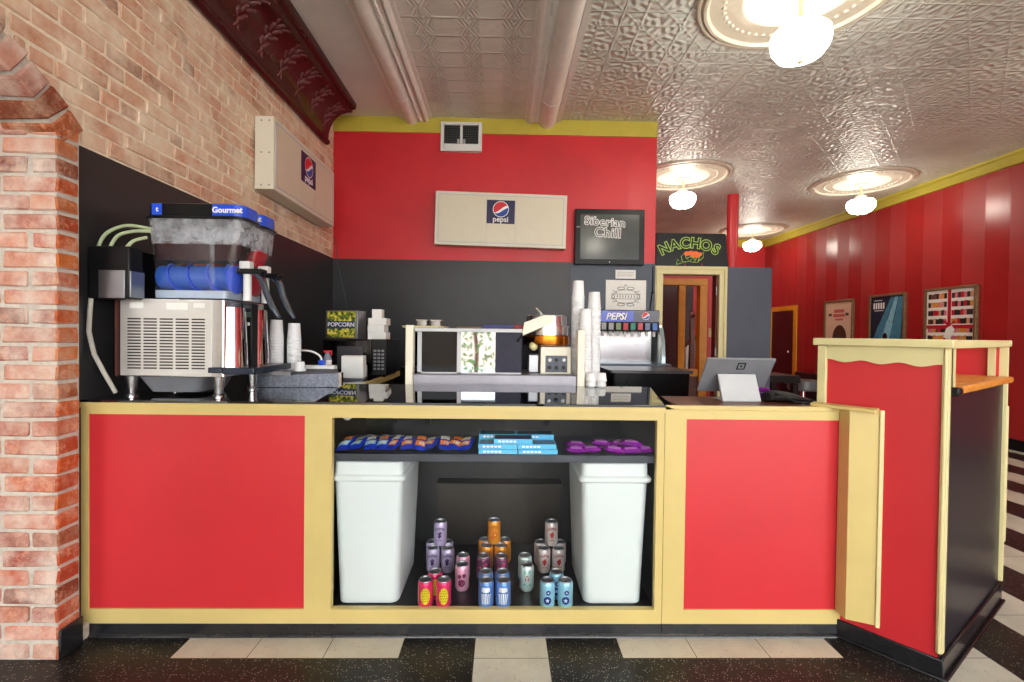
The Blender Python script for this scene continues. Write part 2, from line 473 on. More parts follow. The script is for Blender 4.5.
# wall and glazed door seen through the doorway
y2 = 6.5
w2 = MB().box(1.62, y2, 0, 2.10, y2+.12, 2.45).box(2.765, y2, 0, 3.05, y2+.12, 2.45).box(2.10, y2, 2.09, 2.765, y2+.12, 2.45)
struct(w2.build('wall_corridor', RED))
d = MB()
d.box(2.02, y2-.03, 0, 2.12, y2+.1, 1.9995); d.box(2.665, y2-.03, 0, 2.768, y2+.1, 1.9995); d.box(2.02, y2-.03, 2.0, 2.768, y2+.1, 2.09)
d.box(2.385, y2-.01, 0, 2.475, y2+.08, 2.0); d.box(2.475, y2-.01, .76, 2.665, y2+.08, .86); d.box(2.475, y2-.01, 0, 2.665, y2+.06, .12)
d2 = struct(d.build('door_2', ORANGE, bevel=.004))
MB().box(2.12, y2+.02, 0, 2.385, y2+.06, 2.0).build('leaf', MAROON, d2)
MB().box(2.475, y2+.02, .12, 2.665, y2+.05, .76).build('lower_panel', WOODD, d2)
MB().box(2.475, y2+.03, .86, 2.665, y2+.036, 2.0).build('pane', GLASS, d2)
struct(MB().box(1.40, YB+.14, 0, 1.50, YF, ZC).build('wall_leak_block', RED))  # unseen wall, added to stop sky light leaking in
struct(MB().box(1.9, 8.3, 0, 3.3, 8.4, 2.45).build('wall_stairwell', plain('stair_maroon', (44, 8, 14), .5)))
st = thing('stair_railing', 'dark stair handrail with white balusters seen through the glazed orange door', 'railing', (3.0, 7.6, 0))
k = MB(); k.box(2.975, 7.565, 0, 3.045, 7.635, 1.60); k.lathe([(.0,1.60),(.035,1.60),(.05,1.65),(.03,1.70),(0,1.72)], (3.01,7.6,0), 12)
k.build('newel_post', WOODD, st, bevel=.006)
MB().tube([(2.7,7.6,1.02),(2.82,7.6,1.10),(2.98,7.6,1.22),(3.2,7.6,1.38)], .035).build('handrail', WOODD, st)
for i, x in enumerate((2.865, 2.935, 3.085)):
    top = 1.02 + (x-2.7)*.8
    MB().lathe([(0,0),(.03,0),(.03,.2),(.018,.3),(.032,.6),(.018,.85),(.03,top-.03),(0,top-.03)], (x,7.6,0), 10).build('baluster', WHITE, st)
t_ = thing('light_switch', 'yellowed light switch on the red wall beside the orange door', 'switch', (2.835, y2, 1.35))
MB().box(2.80, y2-.008, 1.30, 2.87, y2, 1.42).build('plate', YEL, t_, bevel=.003)
MB().box(2.825, y2-.018, 1.35, 2.845, y2-.008, 1.375).build('toggle', CREAM, t_)

# right wall, far wall
struct(MB().box(XR, YS, 0, XR+.15, YF+.15, ZC).build('wall_right', REDR))
struct(MB().box(1.3, YF, 0, XR, YF+.15, ZC).build('wall_far', RED))
crown = [(XR, ZC), (XR-.06, ZC), (XR-.055, ZC-.03), (XR-.03, ZC-.05), (XR-.02, ZC-.13), (XR-.03, ZC-.155), (XR, ZC-.16)]
struct(MB().prism(crown, YS, YF, 'xz').build('trim_6', BAND))
struct(MB().prism([(YF,ZC),(YF-.06,ZC),(YF-.03,ZC-.05),(YF-.02,ZC-.155),(YF,ZC-.16)], 1.5, XR-.06, 'yz').build('trim_7', BAND))
struct(MB().box(XR-.02, YS, 0, XR, 9.85, .13).box(XR-.02, 10.85, 0, XR, YF, .13).build('baseboard_right', BLACK))
d = MB().box(XR-.03, 9.84, 0, XR, 9.95, 1.8795).box(XR-.03, 10.76, 0, XR, 10.87, 1.8795).box(XR-.03, 9.84, 1.88, XR, 10.87, 1.98)
d3 = struct(d.build('door_3', ORANGE, bevel=.004))
MB().box(XR-.015, 9.95, 0, XR-.001, 10.76, 1.88).build('leaf', MAROON, d3)
MB().tube([(XR-.012,10.05,1.0),(XR-.05,10.05,1.0)], .011).ball((XR-.06,10.05,1.0), .026).build('door_knob', CHROME, d3)
# red iron column
cl = MB().cyl((3.63, 7.6, 0), .085, ZC, 24); cl.lathe([(.085,0),(.13,0),(.13,.06),(.09,.1)], (3.63,7.6,0), 24)
struct(cl.build('column', RED))

# ---------------- left wall of old brick with an arched opening near the camera
AY, AZ, R1, R2 = 1.18, 1.30, 1.06, 1.18
JY = 1.905                                   # far jamb of the opening
def arc_y(z, R):
    q = R*R - (z-AZ)**2
    return AY + math.sqrt(q) if q > 0 else AY
rn = random.Random(3)
def brick(mb, x0, y0, z0, x1, y1, z1, m=(0,)*6, j=.003):
    p = [(x0,y0,z0),(x1,y0,z0),(x1,y1,z0),(x0,y1,z0),(x0,y0,z1),(x1,y0,z1),(x1,y1,z1),(x0,y1,z1)]
    p = [tuple(c + rn.uniform(-j, j) for c in q) for q in p]
    o = len(mb.v); mb.v += [Vector(q) for q in p]
    for fc, mm in zip([(3,2,1,0),(4,5,6,7),(0,1,5,4),(1,2,6,5),(2,3,7,6),(3,0,4,7)], m):
        mb.f.append([o+i for i in fc]); mb.mi.append(mm)
CH = .0735
bw = MB(); row = 0; z = 2.092
while z < ZC - .01:
    z1 = min(z + CH - .011, ZC); header = row % 6 == 3
    L = .108 if header else .222
    y = -.9 - (row % 2)*L*.5 + rn.uniform(-.01, .01)
    lim = max(arc_y(z, R2), arc_y(z1, R2)) + .008
    if z >= AZ + R2: lim = AY
    while y < YB:
        ya, yb = y, min(y + L - .011, YB)
        if z < AZ + R2:
            if (ya + yb)/2 > AY: ya = max(ya, lim)
            else: yb = min(yb, 2*AY - lim)
        if yb - ya > .03: brick(bw, XL-.05, ya, z, XL + rn.uniform(-.001, .005), yb, z1)
        y += L + rn.uniform(-.004, .004)
    z += CH; row += 1
wl = struct(bw.build('wall_left', BRICKL, bevel=.004, seg=1, fixn=False, smooth=False))
# mortar bed: solid wall behind the bricks, cut by the arch
mm = MB(); N = 30; pts = []
for k in range(N+1):
    a = math.radians(136 - k*(136-44)/N); pts.append((AY + (R2-.01)*math.cos(a), AZ + (R2-.01)*math.sin(a)))
for (ya, za), (yb, zb) in zip(pts, pts[1:]):
    mm.hexa([(XL-.35,ya,za),(XL-.003,ya,za),(XL-.003,yb,zb),(XL-.35,yb,zb),(XL-.35,ya,ZC),(XL-.003,ya,ZC),(XL-.003,yb,ZC),(XL-.35,yb,ZC)])
mm.box(XL-.35, pts[-1][0], 0, XL-.003, YB, ZC)
mm.box(XL-.35, YS, 0, XL-.003, pts[0][0], ZC)
mm.build('mortar_bed', MORTARL, wl, smooth=False)
# black boarding fixed to the brick above the worktop
struct(MB().box(XL-.01, JY+.108, 0, XL+.006, YB-.012, 2.078).build('trim_8', BLACKP))
# pier: the jamb of the opening, in alternate stretchers and headers
jb = MB(); JX = -1.74; z = .004; row = 0; mz = (0,0,0,1,0,0)
while z < AZ + (R1*.74) - .02:
    z1 = z + CH - .013
    # corner brick shows its orange end on the side of the pier
    xs = [JX]; x = JX
    seq = [.225,.225] if row % 2 else [.115,.225,.115]
    for s_ in seq:
        brick(jb, x - s_ + .014, JY + rn.uniform(-.004,.003), z, x, JY + .100, z1, mz if x == JX else (0,)*6, .0035)
        x -= s_ + rn.uniform(-.003,.003)
    z += CH; row += 1
topj = z
wp = struct(jb.build('wall_pier', [BRICKJ, BRICKO], bevel=.006, seg=1, fixn=False, smooth=False))
MB().box(-2.19, JY+.008, 0, JX-.007, JY+.105, topj-.005).build('mortar_bed', MORTAR, wp, smooth=False)
# arch ring of bricks on edge, soffit running through the wall
ar = MB(); a = math.radians(44.5)
while a < math.radians(134):
    da = .086/R1
    x0 = JX + .004
    for k, ln in enumerate((.215, .215)):
        q = []
        for (aa, rr) in ((a, R1), (a+da*.83, R1), (a+da*.83, R2), (a, R2)):
            q.append((AY + rr*math.cos(aa), AZ + rr*math.sin(aa)))
        p = [(x0-ln+.01, y, zz) for y, zz in q] + [(x0, y, zz) for y, zz in q]
        p = [tuple(c_ + rn.uniform(-.006,.006) for c_ in v_) for v_ in p]
        ar.hexa(p, 1 if k == 0 and rn.random() < .75 else 0)
        x0 -= ln
    a += da
ao = struct(ar.build('arch', [BRICKJ, BRICKO], bevel=.007, seg=1, smooth=False))
ms = MB(); n = 32
aa = [math.radians(44 + k*92/n) for k in range(n+1)]
for p_, q_ in zip(aa, aa[1:]):
    def P(a_, r_): return (AY + r_*math.cos(a_), AZ + r_*math.sin(a_))
    pts4 = [P(p_, R1+.010), P(q_, R1+.010), P(q_, R2-.012), P(p_, R2-.012)]
    ms.hexa([(JX-.44, y, z_) for y, z_ in pts4] + [(JX-.006, y, z_) for y, z_ in pts4])
ms.build('mortar_bed', MORTAR, ao, smooth=False)
# black cove at the foot of the pier and the raw plaster beside it
struct(MB().box(JX, JY+.0, 0, JX+.012, JY+.105, .12).build('baseboard_left', COVE, bevel=.006))
struct(MB().box(XL+.0, JY+.105, 0, XL+.045, 2.06, .065).build('trim_9', MORTAR, bevel=.006))

# unseen walls and ceiling beyond the arch, added to block side light
struct(MB().box(-4.3, YS-.12, 0, -4.2, 3.0, ZC).box(-4.3, 2.9, 0, -2.14, 3.0, ZC).build('wall_side_block', plain('side_plaster', (206, 200, 190), .8)))
struct(MB().box(-4.3, YS-.12, ZC, -2.3, 3.0, ZC+.1).build('ceiling_side_block', TINP))
# oxblood cornice with raised leaf ornaments
prof = [(XL, 3.165), (XL+.03, 3.15), (XL+.055, 3.165), (XL+.06, 3.19), (XL+.045, 3.21)]
for k in range(9):
    a = PI/2*k/8
    prof.append((XL+.045 + .21*(1-math.cos(a)), 3.22 + .255*math.sin(a)))
prof += [(XL+.275, 3.475), (XL+.275, 3.50), (XL+.305, 3.505), (XL+.315, 3.53), (XL+.315, ZC+.002), (XL, ZC+.002)]
co = struct(MB().prism(prof, -.5, 4.80, 'xz').build('trim_10', OXB, angle=25))
lf = MB(); y = 1.35
def cove_pt(s):
    a = PI/2*s; return (XL+.045+.21*(1-math.cos(a)), 3.22+.255*math.sin(a)), (math.sin(a+PI/2)*0+math.cos(a)*1.0, -math.sin(a)*1.0)
while y < 4.75:
    for (s_, dy, ln, ang) in ((.20,0,.030,0),(.32,.03,.034,30),(.32,-.03,.034,-30),(.45,.0,.036,5),(.52,.052,.036,48),(.52,-.052,.034,-48),(.66,.03,.038,25),(.66,-.034,.038,-28),(.78,.0,.04,0),(.84,.055,.03,40),(.84,-.055,.03,-42),(.12,.022,.02,-30),(.12,-.022,.02,30)):
        (px, pz), nrm = cove_pt(s_)
        tang = Vector((math.sin(PI/2*s_), 0, math.cos(PI/2*s_))).normalized()
        nv = Vector((math.cos(PI/2*s_), 0, -math.sin(PI/2*s_)))
        yv = Vector((0,1,0))
        ca, sa = math.cos(math.radians(ang)), math.sin(math.radians(ang))
        lv = tang*ca + yv*sa; wv = nv.cross(lv)
        M3 = Matrix((lv, wv, nv)).transposed()
        lf.ball((px, y+dy, pz), ln, (1, .42, .34), 8, 6, rot=M3)
        lf.ball((px+nv.x*.006+lv.x*ln*.8, y+dy+lv.y*ln*.8, pz+nv.z*.006+lv.z*ln*.8), ln*.35, (1,1,.9), 6, 5)
    y += .30
lf.build('leaf_ornament', plain('glint_oxblood', (112, 62, 62), .16, wear=.2, scale=40), co)  # paler than the cornice: glints on its gloss paint put into the colour

# storefront behind the camera: piers, sill and glazing bars, open to the daylight of the street
sf = MB()
sf.box(-2.14, YS-.12, 0, XR+.15, YS, .12); sf.box(-2.14, YS-.12, 3.25, XR+.15, YS, ZC+.15)
for x in (-2.14, .55, 3.2, 5.9): sf.box(x, YS-.12, .12, x+.12, YS, 3.25)
sf.box(-2.14, YS-.08, 2.45, XR+.15, YS-.03, 2.52)
struct(sf.build('wall_front', DARK))
struct(MB().box(-16, -16, -.25, 18, YS-.12, -.05).build('pavement', plain('paving', (222,220,214), .9, wear=.1)))
fac = MB().box(-14, -15.3, -.1, 16, -15, 2.4)
struct(fac.build('exterior_wall', plain('pale_facade', (226, 206, 188), .9, wear=.1, scale=2)))
tr = thing('street_tree', 'green leafy street tree outside the storefront', 'tree', (-.75, -8.2, -.05))
MB().tube([(-.75,-8.2,-.05),(-.72,-8.2,.8),(-.8,-8.25,1.6),(-.7,-8.2,2.6)], [.07,.06,.05,.03]).build('trunk', WOODD, tr)
lv = MB(); rl = random.Random(5)
for k in range(170):
    a, b_, r_ = rl.uniform(0, 2*PI), rl.uniform(-1, 1), rl.uniform(.3, 1)
    q = Vector((-.7 + math.cos(a)*r_*.55, -8.2 + math.sin(a)*r_*.6, 1.25 + b_*1.0))
    e = Vector((rl.uniform(-1,1), rl.uniform(-1,1), rl.uniform(-1,1))).normalized()*.10; g = e.orthogonal().normalized()*.05
    lv.add([q-e, q+g, q+e, q-g], [(0,1,2,3)])
lv.build('foliage', plain('tree_leaf', (70, 120, 48), .6, wear=.2), tr, fixn=False)
# ------------------------------------------------------------------ ceiling lamps and roses
GLOBE = emis('lit_opal_glass', (255, 246, 230), 17.0)
ROSE = plain('ceiling_rose_paint', (214, 206, 188), .35, .1, wear=.06, scale=12)
lamp_spots = [(2.50, 6.73, 'hanging beside the end of the red wall', .36, 1), (5.13, 6.85, 'hanging nearest the red side wall, above the pictures', .36, 1),
              (5.2, 10.0, 'farthest back, beside the red column', .36, 1), (1.90, 3.10, 'nearest the camera, largest and brightest on the ceiling', .30, 1)]
def make_rose():
    t = thing('ceiling_medallion', 'x', 'medallion', (0,0,ZC), 0, 'ceiling roses around the lamps')
    r = MB().lathe([(.635,.0),(.635,-.010),(.625,-.022),(.61,-.024),(.60,-.016),(.585,-.034),(.565,-.034),(.55,-.014),(.36,-.014),(.35,-.022),(.335,-.022),(.325,-.014),(.14,-.016),(.12,-.03),(0,-.03)], (0,0,ZC), 64)
    for k in range(48):
        a = 2*PI*k/48; r.ball((.455*math.cos(a), .455*math.sin(a), ZC-.014), .016, (1,1,.7), 6, 4)
    r.build('plate', ROSE, t, angle=40)
    return t
def make_lamp():
    t = thing('ceiling_lamp', 'x', 'lamp', (0,0,ZC), 0, 'schoolhouse lamps on the ceiling')
    MB().lathe([(0,-.03),(.075,-.03),(.07,-.05),(.03,-.062),(0,-.062)], (0,0,ZC), 24).build('canopy', CREAM, t)
    MB().cyl((0,0,ZC-.20), .012, .145, 10).build('stem', CREAM, t)
    MB().lathe([(0,-.195),(.05,-.195),(.075,-.215),(.085,-.245),(.078,-.25),(0,-.25)], (0,0,ZC), 24).build('fitter', CHROME, t)
    MB().lathe([(.075,-.245),(.09,-.252),(.15,-.268),(.172,-.29),(.176,-.335),(.168,-.375),(.135,-.425),(.07,-.452),(0,-.458)], (0,0,ZC), 40).build('globe', GLOBE, t, angle=60)
    MB().lathe([(0,-.455),(.018,-.458),(.02,-.466),(.008,-.478),(0,-.48)], (0,0,ZC), 14).build('finial', CREAM, t)
    return t
rose0 = make_rose(); lamp0 = make_lamp()
for i, (x, y, where, sz, s_) in enumerate(lamp_spots):
    r = rose0 if i == 0 else copy_tree(rose0); r.location = (x, y, ZC)
    l = lamp0 if i == 0 else copy_tree(lamp0); l.location = (x, y, ZC)
    r['label'] = 'round moulded plaster rose around the white lamp ' + where.split(',')[0].replace('hanging ', '')
    l['label'] = 'added lit white schoolhouse glass lamp ' + where
# same lamps carried on along the grid out of view, added for brightness
for x, y in ((1.93, -.3), (5.1, 3.2), (5.1, -.3)):
    l = copy_tree(lamp0); l.location = (x, y, ZC); l['label'] = 'added lit white schoolhouse glass lamp ' + ('above the place the camera stands' if (y < 0 and x < 3) else 'over the open floor right of the stand' if y > 0 else 'near the storefront glazing by the red side wall')

# ------------------------------------------------------------------ counter units
ZT = 1.010; YFc = 2.06
def cab_panel_unit(name, label, x0, x1, px0, px1, grp=None):
    t = thing(name, label, 'counter', ((x0+x1)/2, YFc, 0))
    m = MB()
    m.box(x0, YFc, .055, px0, YFc+.03, .990); m.box(px1, YFc, .055, x1, YFc+.03, .990)
    m.box(px0, YFc, .055, px1, YFc+.03, .118); m.box(px0, YFc, .95, px1, YFc+.03, .990)
    m.build('frame', YEL, t)
    MB().box(px0-.004, YFc+.006, .114, px1+.004, YFc+.028, .954).build('panel', RED, t)
    if x1 > 1: MB().prism([(x0+.004,YFc+.032),(1.46,YFc+.032),(1.34,2.20),(1.34,2.42),(x0+.004,2.42)], 0, .985, 'xy').build('carcass', DARK, t)
    else: MB().box(x0+.004, YFc+.032, .0, x1-.004, 2.70, .985).build('carcass', DARK, t)
    cv = [(YFc-.012, 0), (YFc-.010, .006), (YFc-.001, .014), (YFc+.002, .054), (YFc+.031, .054), (YFc+.031, 0)]
    MB().prism(cv, x0, x1, 'yz').build('base_cove', COVE, t)
    return t
cab_panel_unit('counter_cabinet', 'yellow counter unit with a red front panel, beside the brick pier', -1.783, -.80, -1.752, -.842)
cab_panel_unit('counter_cabinet', 'yellow counter unit with a red front panel, under the tablet register', .706, 1.500, .80, 1.473)
# display case in the middle
dc = thing('display_case', 'glazed yellow-framed display case holding drink cans and candy', 'display case', (-.05, YFc, 0))
x0, x1, gx0, gx1 = -.80, .704, -.727, .672
m = MB(); m.box(x0, YFc, .055, gx0, YFc+.03, .990); m.box(gx1, YFc, .055, x1, YFc+.03, .990)
m.box(gx0, YFc, .055, gx1, YFc+.03, .116); m.box(gx0, YFc, .943, gx1, YFc+.03, .990)
m.build('frame', YEL, dc)
MB().box(gx0-.01, YFc+.012, .11, gx1+.01, YFc+.017, .948).build('glass', GLASS, dc)
m = MB(); m.box(x0+.004, YFc+.031, .0, x1-.004, 2.78, .10); m.build('deck', plain('display_deck', (24,24,27), .35, wear=.15), dc)
for xa in (x0+.004, x1-.020): MB().box(xa, YFc+.031, .10, xa+.016, 2.78, .985).build('side', BLACK, dc)
m = MB(); m.box(x0+.02, 2.765, .10, x1-.02, 2.78, .985); m.build('back', plain('case_back', (16, 14, 15), .5, wear=.25, scale=5), dc)
m = MB(); m.box(.02, 2.75, .60, .52, 2.764, .985); m.build('back_board', plain('purple_brown_board', (44, 38, 40), .5, wear=.2, scale=6), dc)
for xa, ya in ((-.44, 2.748), (-.63, 2.748), (.24, 2.735)): MB().box(xa, ya, .79, xa+.03, ya+.015, .985).build('batten', DARK, dc)
m = MB(); m.box(-.36, 2.66, .45, .34, 2.764, .475); m.box(-.36, 2.74, .10, .34, 2.764, .45); m.build('reflection_board', plain('reflection_brown', (40, 30, 20), .5, wear=.2), dc)  # dim brown reflection in the glass, modelled as a board
MB().box(gx0-.04, YFc+.045, .745, gx1+.01, 2.50, .778).build('shelf', plain('dark_shelf', (52, 56, 66), .35, wear=.1), dc, bevel=.002)
MB().prism([(YFc-.012,0),(YFc-.010,.006),(YFc-.001,.014),(YFc+.002,.054),(YFc+.029,.054),(YFc+.029,0)], x0, x1, 'yz').build('base_cove', COVE, dc)
MB().tube([(-.68,2.12,.985),(-.68,2.12,.95)], .017).ball((-.68,2.12,.94), .02).build('light_bulb', WHITE, dc)

# yellow trim along the top edge and worktops
wt = thing('worktop', 'glossy black worktop running along the counter and the brick wall', 'worktop', (-.5, 2.4, .99))
m = MB()
m.box(-1.783, YFc-.004, .991, -.80, 2.80, ZT); m.box(-1.783, 2.80, .991, -.82, 3.75, ZT)
m.hexa([(-.80,YFc-.004,.991),(.76,YFc-.004,.991),(.76,2.45,.991),(-.80,2.45,.991),(-.80,YFc-.004,1.0105),(.70,YFc-.004,1.0105),(.76,2.45,1.047),(-.80,2.45,1.047)])
m.box(-.52, 2.45, .991, .62, 3.02, ZT)
m.build('top', TOPG, wt, bevel=.0015)
m = MB(); m.box(-1.783, YFc-.010, .978, .704, YFc-.004, 1.0); m.box(-.82, 2.80, .975, -.80, 3.75, ZT+.002)
m.build('edge_strip', YEL, wt)
MB().box(-1.783, 2.80, 0, -.84, 3.72, .991).build('support', DARK, wt)
MB().box(-.50, 2.80, 0, .60, 3.0, .991).build('support', DARK, wt)
rt_ = thing('register_top', 'brown wooden counter top under the tablet register', 'worktop', (1.1, 2.3, .99))
m = MB(); m.prism([(.78, YFc), (1.490, YFc+.01), (1.36, 2.20), (1.36, 2.42), (.78, 2.42)], .99, 1.004, 'xy'); m.build('top', WOODD, rt_)
m = MB(); m.box(.706, YFc-.004, .990, 1.500, YFc+.02, 1.009); m.build('edge_strip', YEL, rt_, bevel=.002)
# canted yellow corner post
cp = thing('corner_panel', 'narrow cream-yellow angled board closing the counter corner', 'panel', (1.53, 2.0, .1))
u = Vector((1.562-1.509, 1.965-2.056, 0)).normalized(); nn = Vector((-u.y, u.x, 0))
def L(mb, s0, s1, t0, t1, z0, z1, mi=0):
    o = Vector((1.507, 2.056, 0))
    p = [o+u*a+nn*b for a, b in ((s0,t0),(s1,t0),(s1,t1),(s0,t1))]
    mb.hexa([(q.x,q.y,z0) for q in p] + [(q.x,q.y,z1) for q in p], mi)
m = MB(); m.prism([(1.468,1.996),(1.576,1.943),(1.580,1.950),(1.503,2.045),(1.468,2.0585)], .115, 1.012, 'xy'); m.build('board', YEL, cp, bevel=.002)
m = MB(); m.prism([(1.560,1.9505),(1.5735,1.944),(1.5705,1.9375),(1.557,1.944)], .11, 1.013, 'xy'); m.build('edge_bead', CREAM, cp, bevel=.002)

# ------------------------------------------------------------------ angled stand at the end of the counter
NX, NY = 1.702, 1.80
uL = Vector((.826, .563, 0)); vS = Vector((-.63, .777, 0))        # along its long side, along its short red side
LEN, WID, SH = .985, .415, 1.297
st = thing('service_stand', 'red and black angled stand with a wooden ledge, at the end of the counter', 'stand', (NX, NY, 0))
O = Vector((NX, NY, 0))
def SB(mb, a0, a1, b0, b1, z0, z1, mi=0):
    p = [O + uL*a + vS*b for a, b in ((a0,b0),(a1,b0),(a1,b1),(a0,b1))]
    return mb.hexa([(q.x,q.y,z0) for q in p] + [(q.x,q.y,z1) for q in p], mi)
SB(MB(), 0, .02, .01, WID, .075, SH-.02).build('front_panel', RED, st)
SB(MB(), .0, LEN, .004, .02, .085, 1.105).build('side_panel', plain('black_side_board', (34, 33, 40), .35, wear=.08, scale=3), st)
m = MB(); SB(m, .02, LEN, WID-.02, WID, .0, SH-.02); SB(m, LEN-.02, LEN, .02, WID-.02, .0, SH-.02); m.build('rear_panel', RED, st)
# scalloped header: cream board with a wavy lower edge
hd = MB(); n = 40; top = []; bot = []
for k in range(n+1):
    b_ = .012 + (WID-.024)*k/n
    zz = 1.212 + .006*math.sin(2*PI*k/n*3.1+1.2) - .006*(1-k/n)
    q = O + vS*b_; bot.append((q, zz))
vs = []; off = uL*-.012
for q, zz in bot: vs += [q+Vector((0,0,zz)), q+Vector((0,0,SH-.02)), q+off+Vector((0,0,zz)), q+off+Vector((0,0,SH-.02))]
fs = []
for k in range(n):
    a = 4*k; b_ = a+4
    fs += [(a+2,b_+2,b_+3,a+3), (a,a+1,b_+1,b_), (a,b_,b_+2,a+2), (a+1,a+3,b_+3,b_+1)]
fs += [(0,2,3,1), (4*n,4*n+1,4*n+3,4*n+2)]
hd.add(vs, fs); hd.build('scalloped_header', CREAM, st)
m = MB(); SB(m, -.012, .016, -.006, .016, .10, SH-.02); SB(m, -.017, -.010, .0, .010, .10, SH-.02); m.build('corner_post', CREAM, st, bevel=.003)
m = MB(); SB(m, .016, .05, -.002, .03, 1.12, SH-.02); m.build('inner_post', BLACK, st)
m = MB(); SB(m, .055, .08, -.004, .02, 1.12, SH-.02); m.build('inner_post', CREAM, st)
m = MB(); SB(m, -.016, .02, WID-.012, WID+.022, .10, SH-.02); m.build('corner_post', CREAM, st, bevel=.003)
m = MB(); SB(m, LEN-.012, LEN+.004, -.012, .03, .10, SH-.02); SB(m, LEN-.006, LEN+.010, -.016, -.008, .3, .98); m.build('corner_post', CREAM, st, bevel=.003)
m = MB(); SB(m, LEN-.05, LEN-.022, .03, .055, 1.13, SH-.02); m.build('inner_post', CREAM, st)
cp_ = MB(); SB(cp_, -.035, .03, -.02, WID+.035, SH-.02, SH+.012); SB(cp_, .03, LEN+.012, WID-.03, WID+.02, SH-.02, SH+.012); SB(cp_, .03, LEN+.012, -.016, .028, SH-.022, SH+.010); SB(cp_, LEN-.015, LEN+.014, -.02, WID, SH-.02, SH+.011)
cp_.build('cap_rail', CREAM, st, bevel=.004)
m = MB(); SB(m, .02, LEN-.005, .02, WID-.02, 1.105, 1.128); m.build('ledge', WOOD, st)
m = MB(); SB(m, .075, LEN+.012, -.030, .02, 1.098, 1.128); m.build('ledge_nosing', WOOD, st, bevel=.01, seg=3)
m = MB(); SB(m, .02, .075, -.03, .015, 1.092, 1.125); m.build('nosing_cap', BLACK, st, bevel=.008)
cv = MB(); SB(cv, -.010, 0, -.01, WID, 0, .078); SB(cv, -.022, -.010, -.02, WID, 0, .012); SB(cv, -.01, LEN, -.010, .004, 0, .088); SB(cv, -.02, LEN, -.024, -.010, 0, .012)
cv.build('base_cove', COVE, st, bevel=.004)
# counter lip lying against the stand
lp = thing('counter_lip', 'thin yellow strip on the counter against the red stand', 'trim strip', (1.5, 2.0, 1.0))
m = MB(); p0, p1 = O + vS*.20 + uL*-.035, O + vS*.44 + uL*-.035
q = Vector((-.03, -.02, 0))
m.hexa([(p0.x,p0.y,1.006),(p1.x,p1.y,1.006),(p1.x+q.x,p1.y+q.y,1.006),(p0.x+q.x,p0.y+q.y,1.006),(p0.x,p0.y,1.024),(p1.x,p1.y,1.024),(p1.x+q.x,p1.y+q.y,1.02),(p0.x+q.x,p0.y+q.y,1.02)])
m.build('strip', YEL, lp, bevel=.002)
# ------------------------------------------------------------------ drink machine with two bowls
def rrect(x0, x1, y0, y1, r, z, n=4):
    o = []
    for cx, cy, a0 in ((x1-r, y1-r, 0), (x0+r, y1-r, 90), (x0+r, y0+r, 180), (x1-r, y0+r, 270)):
        for k in range(n+1):
            a = math.radians(a0 + 90*k/n); o.append((cx + r*math.cos(a), cy + r*math.sin(a), z))
    return o
sm = thing('slush_machine', 'stainless frozen drink machine with two clear bowls, on the worktop by the brick pier', 'drink machine', (-1.48, 2.34, ZT))
BX0, BX1, BY0, BY1 = -1.715, -1.245, 2.17, 2.53
m = MB(); m.loft([rrect(BX0, BX1, BY0, BY1, .012, 1.10), rrect(BX0, BX1, BY0, BY1, .012, 1.447)])
m.build('housing', STEEL, sm, bevel=.002)
m = MB(); m.box(BX0+.035, BY0-.004, 1.425, BX1-.20, BY0, 1.447); m.box(BX0+.012, BY0-.003, 1.105, BX1-.055, BY0, 1.44); m.build('side_panel', plain('satin_steel_panel', (214,212,208), .42, .6, wear=.04), sm, bevel=.001)
m = MB()
for c_ in range(5):
    xa = BX0+.045 + c_*.0705
    for r_ in range(17):
        z = 1.135 + r_*.0137
        m.hexa([(xa,BY0-.0045,z),(xa+.058,BY0-.0045,z),(xa+.058,BY0-.0035,z),(xa,BY0-.0035,z),(xa,BY0-.0045,z+.0065),(xa+.058,BY0-.0045,z+.0065),(xa+.058,BY0-.0035,z+.0065),(xa,BY0-.0035,z+.0065)])
m.build('louvre', plain('louvre_shadow', (48, 44, 42), .6, wear=0), sm)
for xa, xb, za in ((-1.66,-1.60,1.405),(-1.50,-1.405,1.40),(-1.38,-1.33,1.41)): MB().box(xa, BY0-.0052, za, xb, BY0-.004, 1.431).build('sticker', PAPER, sm)
m = MB(); m.box(BX0-.012, BY0-.002, 1.10, BX0, BY1, 1.447); m.build('rear_edge', plain('brown_panel', (84, 44, 36), .5), sm)
# front face: two polished bulges with a dark control panel between them
for y in (2.245, 2.445):
    m = MB(); m.lathe([(0,0),(.072,0),(.066,.14),(.060,.30),(0,.30)], (BX1-.012, y, 1.115), 28); m.build('front_cowl', CHROME, sm)
m = MB(); m.box(BX1, 2.315, 1.12, BX1+.045, 2.375, 1.44); m.build('control_panel', BLACK, sm, bevel=.004)
m = MB(); m.box(BX1+.005, 2.312, 1.375, BX1+.04, 2.315, 1.40); m.build('display', plain('lcd_green', (70, 96, 84), .3), sm)
m = MB()
for k in range(2): m.box(BX1+.008+k*.018, 2.312, 1.335, BX1+.018+k*.018, 2.315, 1.35)
m.build('button', WHITE, sm)
for x, y in ((BX0+.035, 2.205), (BX1-.045, 2.205), (BX0+.035, 2.495), (BX1-.045, 2.495)):
    MB().lathe([(0,0),(.026,0),(.027,.008),(.017,.014),(.019,.03),(.028,.09),(0,.09)], (x, y, ZT), 18).build('leg', STEEL, sm)
m = MB(); m.box(BX1+.0, BY0-.02, 1.115, BX1+.14, BY1, 1.145); m.box(BX1-.06, BY0-.025, 1.12, BX1+.0, BY0, 1.145); m.build('drip_tray', plain('blue_black_plastic', (34, 44, 60), .25), sm, bevel=.004)
m = MB(); m.loft([rrect(-1.62, -1.40, 2.23, 2.47, .03, ZT+.015), rrect(-1.66, -1.37, 2.2, 2.5, .03, 1.10)]); m.build('under_pan', GREYP, sm)
